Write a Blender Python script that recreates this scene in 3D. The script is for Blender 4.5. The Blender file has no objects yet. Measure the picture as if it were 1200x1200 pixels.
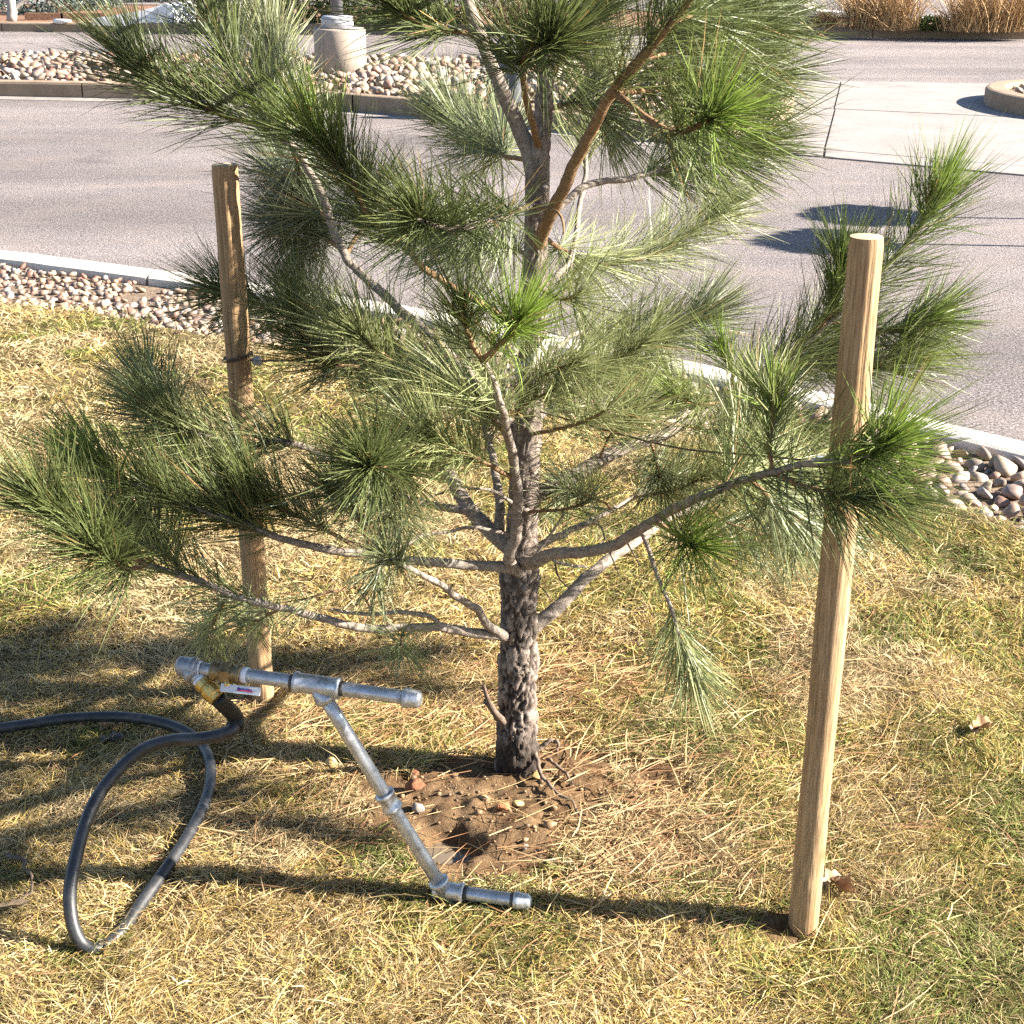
import bpy, math, random
import numpy as np
from mathutils import Vector, Quaternion

rng = np.random.default_rng(7)
random.seed(7)
R = math.radians
scene = bpy.context.scene
COL = scene.collection

# ------------------------------------------------------------------ camera, sky, sun, exposure
CAM_H, PITCH, F = 1.60, R(22.0), 1700.0          # metres, radians, focal length in photo pixels (1200 wide)
cam_d = bpy.data.cameras.new("camera")
cam_d.sensor_width = 36.0
cam_d.lens = 36.0 * F / 1200.0
cam_d.clip_start = 0.05
cam_d.clip_end = 1000.0
cam = bpy.data.objects.new("camera", cam_d)
cam.location = (0, 0, CAM_H)
cam.rotation_euler = (math.pi / 2 - PITCH, 0, 0)
COL.objects.link(cam)
scene.camera = cam

SUN_EL = R(28.5)
SUN_AZ = R(95.5)                                   # clockwise from +Y
to_sun = Vector((math.sin(SUN_AZ) * math.cos(SUN_EL), math.cos(SUN_AZ) * math.cos(SUN_EL), math.sin(SUN_EL)))
world = bpy.data.worlds.new("World")
scene.world = world
world.use_nodes = True
wn = world.node_tree
bg = wn.nodes["Background"]
sky = wn.nodes.new("ShaderNodeTexSky")
sky.sky_type = 'NISHITA'
sky.sun_disc = False
sky.sun_elevation = SUN_EL
sky.sun_rotation = SUN_AZ
sky.altitude = 1700
sky.air_density = 1.0
sky.dust_density = 1.2
wn.links.new(sky.outputs[0], bg.inputs[0])
bg.inputs[1].default_value = 0.050
sun_d = bpy.data.lights.new("sun", 'SUN')
sun_d.energy = 5.0
sun_d.angle = R(0.55)
sun_d.color = (1.0, 0.93, 0.82)
sun = bpy.data.objects.new("sun", sun_d)
sun.rotation_euler = (-to_sun).to_track_quat('-Z', 'Y').to_euler()
sun.location = (20, -3, 14)
COL.objects.link(sun)
scene.view_settings.view_transform = 'Standard'
scene.view_settings.look = 'None'
scene.view_settings.exposure = 2.5
scene.view_settings.gamma = 1.0
scene.cycles.use_adaptive_sampling = True
scene.cycles.adaptive_threshold = 0.02
scene.cycles.use_denoising = False
scene.cycles.max_bounces = 4
scene.cycles.diffuse_bounces = 2
scene.cycles.glossy_bounces = 3
scene.cycles.transmission_bounces = 3

# ------------------------------------------------------------------ helpers
SP, CP = math.sin(PITCH), math.cos(PITCH)
def ray(px, py):
    a, b = (px - 600.0) / F, (py - 600.0) / F
    return np.array([a, CP - b * SP, -SP - b * CP])
def on(px, py, z=0.0):                              # pixel -> point on the horizontal plane z
    d = ray(px, py); t = (z - CAM_H) / d[2]
    return np.array([0, 0, CAM_H]) + d * t
def at(px, py, Y):                                  # pixel -> point at ground distance Y
    d = ray(px, py); t = Y / d[1]
    return np.array([0, 0, CAM_H]) + d * t

def _h(ix, iy, iz):
    n = (ix * 374761393 + iy * 668265263 + iz * 2147483647 + 1013904223) & 0xffffffff
    n = ((n ^ (n >> 13)) * 1274126177) & 0xffffffff
    n = (n ^ (n >> 16)) & 0xffffffff
    return n.astype(np.float64) / 4294967295.0
def vnoise(p):                                      # smooth value noise, p (N,3) -> 0..1
    p = np.asarray(p, float)
    i = np.floor(p).astype(np.int64); f = p - i
    f = f * f * (3 - 2 * f)
    out = 0
    for dx in (0, 1):
        for dy in (0, 1):
            for dz in (0, 1):
                w = (f[:, 0] if dx else 1 - f[:, 0]) * (f[:, 1] if dy else 1 - f[:, 1]) * (f[:, 2] if dz else 1 - f[:, 2])
                out = out + w * _h(i[:, 0] + dx, i[:, 1] + dy, i[:, 2] + dz)
    return out
def fbm(p, o=3):
    s, a, t = 0, 0.5, 0
    p = np.asarray(p, float)
    for k in range(o):
        s = s + a * vnoise(p * (2 ** k) + 17.3 * k); t += a; a *= 0.5
    return s / t
def smooth(e0, e1, x):
    t = np.clip((x - e0) / (e1 - e0), 0, 1); return t * t * (3 - 2 * t)

ORG = {}
def org(parent):
    return ORG.get(parent.name, np.zeros(3)) if parent else np.zeros(3)
def meshdata(name, verts, face_sets, mat, attrs=None, smooth_=True):
    me = bpy.data.meshes.new(name)
    verts = np.asarray(verts, np.float32)
    me.vertices.add(len(verts)); me.vertices.foreach_set("co", verts.ravel())
    idx, starts, n = [], [], 0
    for fs in face_sets:
        fs = np.asarray(fs, np.int32)
        if len(fs) == 0: continue
        k = fs.shape[1]
        idx.append(fs.ravel()); starts.append(n + np.arange(len(fs)) * k); n += fs.size
    idx = np.concatenate(idx); starts = np.concatenate(starts)
    me.loops.add(len(idx)); me.loops.foreach_set("vertex_index", idx)
    me.polygons.add(len(starts)); me.polygons.foreach_set("loop_start", starts.astype(np.int32))
    me.update(calc_edges=True)
    me.polygons.foreach_set("use_smooth", np.full(len(starts), smooth_, bool))
    if attrs:
        for k, v in attrs.items():
            v = np.asarray(v, np.float32)
            if v.ndim == 2:
                a = me.color_attributes.new(k, 'FLOAT_COLOR', 'POINT')
                c = np.ones((len(v), 4), np.float32); c[:, :3] = v[:, :3]
                a.data.foreach_set("color", c.ravel())
            else:
                a = me.attributes.new(k, 'FLOAT', 'POINT'); a.data.foreach_set("value", v)
    if mat: me.materials.append(mat)
    me.validate()
    return me
def link(name, data, parent=None):
    o = bpy.data.objects.new(name, data); COL.objects.link(o)
    if parent:
        o.parent = parent; ORG[o.name] = org(parent)
    return o
def obj(name, verts, face_sets, mat, parent=None, attrs=None, smooth_=True, base=None):
    verts = np.asarray(verts, float)
    off = org(parent) if parent else (np.zeros(3) if base is None else np.asarray(base, float))
    o = link(name, meshdata(name, verts - off, face_sets, mat, attrs, smooth_), parent)
    if not parent:
        o.location = off; ORG[o.name] = off
    return o
def tag(o, label=None, cat=None, group=None, kind=None):
    if label: o["label"] = label
    if cat: o["category"] = cat
    if group: o["group"] = group
    if kind: o["kind"] = kind
    return o
def empty(name, loc, label=None, cat=None, group=None, kind=None):
    o = bpy.data.objects.new(name, None); COL.objects.link(o); o.location = loc
    o.empty_display_size = 0.1
    ORG[o.name] = np.asarray(loc, float)
    return tag(o, label, cat, group, kind)

def spline(pts, n):                                 # Catmull-Rom, pts (K,d) -> (n,d), even in arc length
    pts = np.asarray(pts, float)
    P = np.vstack([2 * pts[0] - pts[1], pts, 2 * pts[-1] - pts[-2]])
    out = []
    for i in range(len(pts) - 1):
        p0, p1, p2, p3 = P[i:i + 4]
        t = np.linspace(0, 1, 13)[:-1, None]
        out.append(0.5 * ((2 * p1) + (-p0 + p2) * t + (2 * p0 - 5 * p1 + 4 * p2 - p3) * t ** 2 + (-p0 + 3 * p1 - 3 * p2 + p3) * t ** 3))
    out.append(pts[-1:]); out = np.vstack(out)
    s = np.concatenate([[0], np.cumsum(np.linalg.norm(np.diff(out[:, :3], axis=0), axis=1))])
    u = np.linspace(0, s[-1], n)
    return np.stack([np.interp(u, s, out[:, k]) for k in range(out.shape[1])], 1)
def frames(c):
    t = np.gradient(c, axis=0); t /= np.linalg.norm(t, axis=1)[:, None] + 1e-12
    a = np.array([0.31, 0.83, 0.46]);
    if abs(np.dot(a, t[0])) > 0.9: a = np.array([1.0, 0, 0])
    u = np.zeros_like(c); u[0] = np.cross(t[0], a); u[0] /= np.linalg.norm(u[0])
    for i in range(1, len(c)):
        v = u[i - 1] - t[i] * np.dot(u[i - 1], t[i]); u[i] = v / np.linalg.norm(v)
    return t, u, np.cross(t, u)
def tube_geo(c, r, sides=10, rough=0.0, fr=60.0, cap=True, seed=0.0):
    c = np.asarray(c, float); n = len(c)
    r = np.broadcast_to(np.asarray(r, float), (n,))
    t, u, v = frames(c)
    a = np.arange(sides) * 2 * math.pi / sides
    d = u[:, None, :] * np.cos(a)[None, :, None] + v[:, None, :] * np.sin(a)[None, :, None]
    V = c[:, None, :] + d * r[:, None, None]
    if rough > 0:
        q = V.reshape(-1, 3)
        nz = (fbm(q * fr + seed, 2) - 0.5) * 2
        V = V + d * (nz.reshape(n, sides) * rough * r[:, None])[:, :, None]
    V = V.reshape(-1, 3)
    i = np.arange(n - 1)[:, None] * sides; k = np.arange(sides)[None, :]; k2 = (k + 1) % sides
    Q = np.stack([i + k, i + k2, i + sides + k2, i + sides + k], 2).reshape(-1, 4)
    fs = [Q]
    if cap:
        V = np.vstack([V, c[:1], c[-1:]]); b = n * sides
        kk = np.arange(sides)
        fs.append(np.vstack([np.stack([np.full(sides, b), (kk + 1) % sides, kk], 1),
                             np.stack([np.full(sides, b + 1), (n - 1) * sides + kk, (n - 1) * sides + (kk + 1) % sides], 1)]))
    return V, fs
def join(parts):
    V, sets, off = [], {}, 0
    for v, fs in parts:
        for f in fs:
            f = np.asarray(f); sets.setdefault(f.shape[1], []).append(f + off)
        V.append(v); off += len(v)
    return np.vstack(V), [np.vstack(x) for x in sets.values()]
def box_geo(lo, hi):
    x0, y0, z0 = lo; x1, y1, z1 = hi
    V = np.array([[x0, y0, z0], [x1, y0, z0], [x1, y1, z0], [x0, y1, z0], [x0, y0, z1], [x1, y0, z1], [x1, y1, z1], [x0, y1, z1]], float)
    return V, [np.array([[0, 3, 2, 1], [4, 5, 6, 7], [0, 1, 5, 4], [1, 2, 6, 5], [2, 3, 7, 6], [3, 0, 4, 7]])]
def lathe_geo(profile, c, sides=32, axis=(0, 0, 1)):  # profile [(r, h)] round an axis from point c
    ax = np.asarray(axis, float); ax /= np.linalg.norm(ax)
    a = np.array([1.0, 0, 0]) if abs(ax[0]) < 0.8 else np.array([0, 1.0, 0])
    u = np.cross(ax, a); u /= np.linalg.norm(u); v = np.cross(ax, u)
    an = np.arange(sides) * 2 * math.pi / sides
    d = u[None] * np.cos(an)[:, None] + v[None] * np.sin(an)[:, None]
    V = np.vstack([np.asarray(c)[None] + ax[None] * h + d * r for r, h in profile])
    n = len(profile)
    i = np.arange(n - 1)[:, None] * sides; k = np.arange(sides)[None]; k2 = (k + 1) % sides
    Q = np.stack([i + k, i + k2, i + sides + k2, i + sides + k], 2).reshape(-1, 4)
    V = np.vstack([V, np.asarray(c)[None] + ax[None] * profile[0][1], np.asarray(c)[None] + ax[None] * profile[-1][1]])
    kk = np.arange(sides); b = n * sides
    T = np.vstack([np.stack([np.full(sides, b), (kk + 1) % sides, kk], 1), np.stack([np.full(sides, b + 1), (n - 1) * sides + kk, (n - 1) * sides + (kk + 1) % sides], 1)])
    return V, [Q, T]

# ------------------------------------------------------------------ materials
class M:
    def __init__(s, name, rough=0.7, spec=0.4, metal=0.0):
        s.m = bpy.data.materials.new(name); s.m.use_nodes = True
        s.t = s.m.node_tree; s.n = s.t.nodes; s.b = s.n["Principled BSDF"]
        s.b.inputs["Roughness"].default_value = rough
        s.b.inputs["Specular IOR Level"].default_value = spec
        s.b.inputs["Metallic"].default_value = metal
        s.co = s.n.new("ShaderNodeTexCoord").outputs["Object"]
    def l(s, a, b): s.t.links.new(a, b)
    def mapped(s, sc):
        k = s.n.new("ShaderNodeMapping"); k.inputs["Scale"].default_value = sc
        s.l(s.co, k.inputs[0]); return k.outputs[0]
    def noise(s, scale, detail=4, rough=0.55, co=None, dist=0.0):
        k = s.n.new("ShaderNodeTexNoise"); k.inputs["Scale"].default_value = scale
        k.inputs["Detail"].default_value = detail; k.inputs["Roughness"].default_value = rough
        k.inputs["Distortion"].default_value = dist
        s.l(co or s.co, k.inputs["Vector"]); return k.outputs["Fac"]
    def voro(s, scale, feature='F1', co=None, out="Distance"):
        k = s.n.new("ShaderNodeTexVoronoi"); k.feature = feature; k.inputs["Scale"].default_value = scale
        s.l(co or s.co, k.inputs["Vector"]); return k.outputs[out]
    def ramp(s, fac, stops):
        k = s.n.new("ShaderNodeValToRGB"); e = k.color_ramp.elements
        while len(e) < len(stops): e.new(0.5)
        for i, (p, c) in enumerate(stops):
            e[i].position = p
            e[i].color = (c, c, c, 1) if isinstance(c, (int, float)) else (*c, 1)
        s.l(fac, k.inputs[0]); return k.outputs[0]
    def mix(s, fac, a, b, mode='MIX'):
        k = s.n.new("ShaderNodeMix"); k.data_type = 'RGBA'; k.blend_type = mode
        for val, inp in ((fac, k.inputs[0]), (a, k.inputs[6]), (b, k.inputs[7])):
            if isinstance(val, (int, float)): inp.default_value = val if inp.type == 'VALUE' else (val, val, val, 1)
            elif isinstance(val, tuple): inp.default_value = (*val, 1)
            else: s.l(val, inp)
        return k.outputs[2]
    def attr(s, name, fac=False):
        k = s.n.new("ShaderNodeAttribute"); k.attribute_name = name
        return k.outputs["Fac"] if fac else k.outputs["Color"]
    def color(s, c):
        if isinstance(c, tuple): s.b.inputs["Base Color"].default_value = (*c, 1)
        else: s.l(c, s.b.inputs["Base Color"])
        return s
    def bump(s, h, strength=0.5, dist=0.01):
        k = s.n.new("ShaderNodeBump"); k.inputs["Strength"].default_value = strength
        k.inputs["Distance"].default_value = dist
        s.l(h, k.inputs["Height"]); s.l(k.outputs[0], s.b.inputs["Normal"]); return s
    def translucent(s, col, amt):
        tr = s.n.new("ShaderNodeBsdfTranslucent"); mx = s.n.new("ShaderNodeMixShader")
        s.l(col, tr.inputs[0]); mx.inputs[0].default_value = amt
        out = s.n["Material Output"]
        s.l(s.b.outputs[0], mx.inputs[1]); s.l(tr.outputs[0], mx.inputs[2]); s.l(mx.outputs[0], out.inputs[0]); return s

def m_asphalt():
    m = M("asphalt", 0.9, 0.2)
    big = m.ramp(m.noise(0.45, 6, 0.62), [(0.3, (0.125, 0.108, 0.108)), (0.7, (0.175, 0.152, 0.147))])
    sp = m.ramp(m.noise(85, 4, 0.85), [(0.40, 0.2), (0.5, 0.9), (0.60, 1.95)])
    v = m.ramp(m.voro(75, out="Color"), [(0.0, 0.7), (0.5, 1.0), (1.0, 1.4)])
    c = m.mix(0.9, big, sp, 'MULTIPLY'); c = m.mix(0.6, c, v, 'MULTIPLY')
    dust = m.ramp(m.noise(1.4, 7, 0.68, m.mapped((1.0, 2.2, 1.0))), [(0.47, 0.0), (0.75, 0.6)])
    c = m.mix(dust, c, (0.225, 0.18, 0.158))
    tr = m.ramp(m.noise(0.9, 4, 0.5, m.mapped((0.12, 1.0, 1.0))), [(0.35, 0.72), (0.6, 1.12)])
    c = m.mix(0.8, c, tr, 'MULTIPLY')
    oil = m.ramp(m.noise(1.1, 3, 0.5), [(0.66, 0.0), (0.74, 0.45)])
    c = m.mix(oil, c, (0.06, 0.052, 0.052))
    ch = m.ramp(m.noise(26, 3, 0.6), [(0.73, 0.0), (0.78, 0.6)])
    m.color(m.mix(ch, c, (0.34, 0.30, 0.27)))
    return m.bump(m.noise(85, 4, 0.85), 0.9, 0.008).m
def m_concrete(name, a, b, stain=(0.30, 0.22, 0.16), amt=0.4):
    m = M(name, 0.85, 0.3)
    c = m.ramp(m.noise(1.7, 6, 0.6), [(0.3, a), (0.7, b)])
    st = m.ramp(m.noise(3.5, 7, 0.7), [(0.5, 0.0), (0.75, amt)])
    c = m.mix(st, c, stain)
    c = m.mix(0.5, c, m.ramp(m.noise(90, 2, 0.7), [(0.3, 0.7), (0.7, 1.25)]), 'MULTIPLY')
    m.color(c); return m.bump(m.noise(120, 4, 0.7), 0.35, 0.004).m
def m_attr(name, rough=0.6, spec=0.35, trans=0.0, bump=None):
    m = M(name, rough, spec); c = m.attr("col"); m.color(c)
    if trans: m.translucent(c, trans)
    if bump: m.bump(m.noise(bump, 3, 0.7), 0.4, 0.004)
    return m.m

MAT = {}
MAT['asphalt'] = m_asphalt()
MAT['kerb'] = m_concrete("pale_concrete", (0.46, 0.42, 0.36), (0.56, 0.52, 0.46), amt=0.25)
MAT['kerb_tan'] = m_concrete("tan_concrete", (0.20, 0.145, 0.10), (0.30, 0.22, 0.155), stain=(0.12, 0.075, 0.05), amt=0.6)
MAT['slab'] = m_concrete("slab_concrete", (0.20, 0.175, 0.162), (0.275, 0.248, 0.23), stain=(0.14, 0.118, 0.11), amt=0.9)
MAT['pier'] = m_concrete("pier_concrete", (0.27, 0.22, 0.18), (0.34, 0.285, 0.24), stain=(0.20, 0.15, 0.115), amt=0.4)
MAT['white_slab'] = m_concrete("white_concrete", (0.62, 0.62, 0.62), (0.72, 0.72, 0.72), stain=(0.5, 0.48, 0.46), amt=0.3)

def m_stone(name, per_object):
    m = M(name, 0.6, 0.4)
    if per_object:
        oi = m.n.new("ShaderNodeObjectInfo")
        c = m.ramp(oi.outputs["Random"], [(0.0, (0.25, 0.17, 0.125)), (0.2, (0.31, 0.245, 0.19)), (0.4, (0.19, 0.10, 0.07)), (0.6, (0.23, 0.205, 0.19)), (0.8, (0.33, 0.24, 0.155)), (1.0, (0.14, 0.115, 0.10))])
    else:
        c = m.attr("col")
    c = m.mix(0.6, c, m.ramp(m.noise(35, 4, 0.6), [(0.3, 0.65), (0.7, 1.3)]), 'MULTIPLY')
    m.color(c); return m.bump(m.noise(60, 4, 0.6), 0.25, 0.003).m
MAT['stone'] = m_stone("river_stone", True)
MAT['stone_mass'] = m_stone("river_stone_mass", False)

def m_ground():
    m = M("turf_soil", 0.95, 0.1)
    th = m.ramp(m.noise(38, 6, 0.75), [(0.30, (0.04, 0.028, 0.014)), (0.5, (0.11, 0.078, 0.036)), (0.72, (0.22, 0.165, 0.08))])
    gr = m.ramp(m.noise(3.0, 4), [(0.45, 0.0), (0.7, 0.6)])
    th = m.mix(gr, th, (0.10, 0.105, 0.03))
    mud = m.ramp(m.noise(26, 7, 0.7), [(0.3, (0.06, 0.033, 0.016)), (0.5, (0.135, 0.082, 0.042)), (0.7, (0.215, 0.138, 0.074))])
    f = m.attr("mud", True)
    m.color(m.mix(f, th, mud))
    m.l(m.ramp(m.attr("wet", True), [(0.0, 0.95), (1.0, 0.3)]), m.b.inputs["Roughness"])
    return m.bump(m.noise(70, 6, 0.75), 0.9, 0.012).m
MAT['ground'] = m_ground()
def m_soil(name, a, b, sc=30):
    m = M(name, 0.95, 0.1)
    m.color(m.ramp(m.noise(sc, 6, 0.7), [(0.3, a), (0.7, b)])); return m.bump(m.noise(sc * 2, 5, 0.7), 0.8, 0.015).m
MAT['bed_soil'] = m_soil("bed_soil", (0.10, 0.07, 0.05), (0.24, 0.18, 0.13))
MAT['mulch'] = m_soil("mulch", (0.10, 0.055, 0.035), (0.26, 0.15, 0.10), 18)

def m_wood():
    m = M("peeled_wood", 0.75, 0.25)
    co = m.mapped((1.0, 1.0, 0.045))
    g = m.noise(120, 5, 0.65, co, 0.6)
    c = m.ramp(g, [(0.28, (0.20, 0.125, 0.065)), (0.5, (0.31, 0.205, 0.11)), (0.72, (0.40, 0.285, 0.17))])
    fg = m.ramp(m.noise(420, 3, 0.7, m.mapped((1, 1, 0.05))), [(0.36, 0.55), (0.5, 1.0), (0.66, 1.3)])
    c = m.mix(0.85, c, fg, 'MULTIPLY')
    kn = m.ramp(m.voro(9, co=m.mapped((1, 1, 0.8))), [(0.10, 0.8), (0.2, 0.0)])
    c = m.mix(kn, c, (0.15, 0.075, 0.03))
    st = m.ramp(m.noise(7, 4, 0.6, m.mapped((1.0, 1.0, 0.35))), [(0.42, 0.0), (0.68, 0.55)])
    c = m.mix(st, c, (0.30, 0.17, 0.075))
    gy = m.ramp(m.noise(160, 3, 0.6, m.mapped((1, 1, 0.02))), [(0.66, 0.0), (0.74, 0.55)])
    c = m.mix(gy, c, (0.12, 0.07, 0.035))
    m.color(c); return m.bump(g, 0.45, 0.004).m
MAT['wood'] = m_wood()
def m_endgrain():
    m = M("end_grain", 0.85, 0.2)
    m.color(m.ramp(m.noise(160, 4, 0.7), [(0.3, (0.30, 0.20, 0.11)), (0.7, (0.56, 0.44, 0.28))])); return m.m
MAT['end'] = m_endgrain()
def m_bark():
    m = M("flaky_bark", 0.9, 0.15)
    f = m.attr("crack", True)
    n = m.noise(90, 5, 0.7)
    c = m.ramp(n, [(0.28, (0.12, 0.088, 0.068)), (0.5, (0.225, 0.18, 0.15)), (0.72, (0.35, 0.30, 0.26))])
    c = m.mix(f, c, (0.022, 0.016, 0.013))
    m.color(c); return m.bump(m.noise(140, 5, 0.75), 0.6, 0.006).m
MAT['bark'] = m_bark()
def m_limb(name, a, b, sc=1.0):
    m = M(name, 0.85, 0.2)
    n = m.noise(120 * sc, 5, 0.7)
    c = m.ramp(n, [(0.3, a), (0.7, b)])
    d = m.ramp(m.noise(200 * sc, 3, 0.6), [(0.3, 0.7), (0.38, 0.0)])
    m.color(m.mix(d, c, tuple(x * 0.3 for x in a))); return m.bump(n, 0.6, 0.004).m
MAT['limb'] = m_limb("grey_limb_bark", (0.125, 0.095, 0.075), (0.34, 0.29, 0.245))
MAT['shoot'] = m_limb("brown_shoot_bark", (0.13, 0.075, 0.04), (0.28, 0.175, 0.095))
MAT['needle'] = m_attr("pine_needle", 0.45, 0.42, 0.28)
MAT['grass'] = m_attr("dry_turf", 0.7, 0.2, 0.30)
MAT['straw'] = m_attr("fallen_needle", 0.7, 0.25)
MAT['leafy'] = m_attr("shrub_leaf", 0.6, 0.3, 0.15)
def m_metal(name, a, b, rough, metal=0.9, sc=60, spots=None):
    m = M(name, rough, 0.5, metal)
    c = m.ramp(m.noise(sc, 5, 0.65), [(0.3, a), (0.7, b)])
    if spots:
        c = m.mix(m.ramp(m.noise(45, 5, 0.7), [(0.55, 0.0), (0.68, 0.75)]), c, spots)
    m.color(c)
    m.l(m.ramp(m.noise(80, 4), [(0.3, rough - 0.1), (0.7, rough + 0.15)]), m.b.inputs["Roughness"])
    return m.bump(m.noise(150, 3), 0.12, 0.002).m
MAT['galv'] = m_metal("galvanised_steel", (0.34, 0.35, 0.37), (0.56, 0.57, 0.59), 0.42, 0.75, spots=(0.22, 0.20, 0.18))
MAT['iron'] = m_metal("dull_iron_fitting", (0.22, 0.22, 0.23), (0.38, 0.38, 0.39), 0.5, 0.7)
MAT['dark_iron'] = m_metal("dark_thread", (0.05, 0.05, 0.05), (0.11, 0.10, 0.09), 0.6, 0.5)
MAT['brass'] = m_metal("brass", (0.52, 0.34, 0.09), (0.72, 0.50, 0.17), 0.34, 0.9)
MAT['bronze'] = m_metal("dirty_bronze", (0.16, 0.115, 0.06), (0.34, 0.25, 0.13), 0.45, 0.75)
MAT['tape'] = m_concrete("white_tape", (0.70, 0.68, 0.72), (0.80, 0.79, 0.82), amt=0.1)
MAT['wire'] = m_metal("wire", (0.06, 0.045, 0.035), (0.14, 0.11, 0.085), 0.5, 0.7)
def m_hose():
    m = M("black_rubber", 0.4, 0.5)
    c = m.ramp(m.noise(18, 5, 0.65), [(0.35, (0.012, 0.012, 0.013)), (0.7, (0.035, 0.036, 0.039))])
    d = m.ramp(m.noise(60, 6, 0.75), [(0.55, 0.0), (0.75, 0.6)])
    m.color(m.mix(d, c, (0.10, 0.09, 0.08)))
    m.l(m.ramp(m.noise(30, 4), [(0.3, 0.34), (0.7, 0.55)]), m.b.inputs["Roughness"])
    return m.bump(m.noise(120, 3), 0.15, 0.002).m
MAT['hose'] = m_hose()
def flat(name, c, rough=0.7, spec=0.3, metal=0.0, var=0.25, sc=40):
    m = M(name, rough, spec, metal)
    m.color(m.ramp(m.noise(sc, 4, 0.6), [(0.3, tuple(x * (1 - var) for x in c)), (0.7, tuple(min(1, x * (1 + var)) for x in c))]))
    return m.m
MAT['black'] = flat("black_sleeve", (0.012, 0.012, 0.013), 0.5)
MAT['lever'] = flat("worn_white_lever", (0.55, 0.54, 0.55), 0.4, 0.5, 0.0, 0.12)
MAT['blue'] = flat("blue_print", (0.10, 0.08, 0.30), 0.5)
MAT['red'] = flat("red_print", (0.45, 0.05, 0.10), 0.5)
MAT['strap'] = flat("white_webbing", (0.55, 0.53, 0.48), 0.9, 0.1, 0, 0.1, 300)
MAT['pole'] = m_metal("grey_pole_paint", (0.10, 0.095, 0.10), (0.15, 0.14, 0.15), 0.5, 0.2)
MAT['collar'] = flat("grey_collar", (0.33, 0.33, 0.36), 0.6, 0.4, 0.1, 0.15)
MAT['boulder'] = m_concrete("dark_boulder", (0.055, 0.06, 0.07), (0.15, 0.15, 0.16), stain=(0.25, 0.25, 0.26), amt=0.35)
MAT['boulder_pale'] = m_concrete("pale_boulder", (0.16, 0.14, 0.12), (0.46, 0.42, 0.38), stain=(0.10, 0.09, 0.08), amt=0.5)
MAT['clod'] = m_soil("red_clod", (0.14, 0.055, 0.03), (0.32, 0.15, 0.085), 60)
MAT['yellow_stone'] = flat("yellow_pebble", (0.30, 0.205, 0.085), 0.5, 0.4, 0, 0.2)
MAT['pale_stone'] = flat("pale_pebble", (0.21, 0.18, 0.15), 0.6, 0.4, 0, 0.2)
MAT['brick_chip'] = flat("brick_chip", (0.36, 0.15, 0.07), 0.8, 0.2, 0, 0.25)
MAT['dead_leaf'] = flat("dead_leaf", (0.28, 0.17, 0.09), 0.8, 0.2, 0, 0.35)
MAT['pale_leaf'] = flat("pale_dead_leaf", (0.30, 0.215, 0.135), 0.8, 0.2, 0, 0.25)
MAT['chip_grey'] = flat("grey_wood_chip", (0.10, 0.095, 0.10), 0.9, 0.2, 0, 0.5)
MAT['twig'] = flat("dead_twig", (0.125, 0.092, 0.07), 0.9, 0.1, 0, 0.35, 90)
MAT['paint'] = flat("white_road_paint", (0.75, 0.75, 0.73), 0.7, 0.3, 0, 0.08)
def m_water():
    m = M("muddy_water", 0.05, 0.5)
    m.color((0.13, 0.10, 0.07)); return m.bump(m.noise(60, 2), 0.08, 0.002).m
MAT['water'] = m_water()

# ------------------------------------------------------------------ ground lines from the photograph
ROAD_Z = -0.13
def line(pixels, z):
    p = np.array([on(a, b, z) for a, b in pixels]); return p[np.argsort(p[:, 0])]
def yfun(pts):
    x, y = pts[:, 0], pts[:, 1]
    s0 = (y[1] - y[0]) / (x[1] - x[0]); s1 = (y[-1] - y[-2]) / (x[-1] - x[-2])
    return lambda q: np.where(q < x[0], y[0] + (q - x[0]) * s0 * 0.8, np.where(q > x[-1], y[-1] + (q - x[-1]) * s1, np.interp(q, x, y)))
k_out = yfun(line([(0, 291), (250, 322), (490, 358), (640, 388), (780, 414), (1000, 465), (1100, 490), (1200, 514)], 0.0))
grass_edge = yfun(line([(0, 358), (100, 367), (190, 383), (330, 410), (480, 440), (600, 464), (720, 492), (850, 530), (1000, 575), (1090, 600), (1200, 624)], 0.0))
KW = 0.20                                            # kerb top width measured along Y
k_in = lambda x: k_out(x) - KW

# ------------------------------------------------------------------ setting: ground, roads, kerbs
V = np.array([[-300, -60, -0.22], [300, -60, -0.22], [300, 500, -0.22], [-300, 500, -0.22]], float)
tag(obj("ground", V, [np.array([[0, 1, 2, 3]])], MAT['mulch'], smooth_=False), kind="structure")

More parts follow.
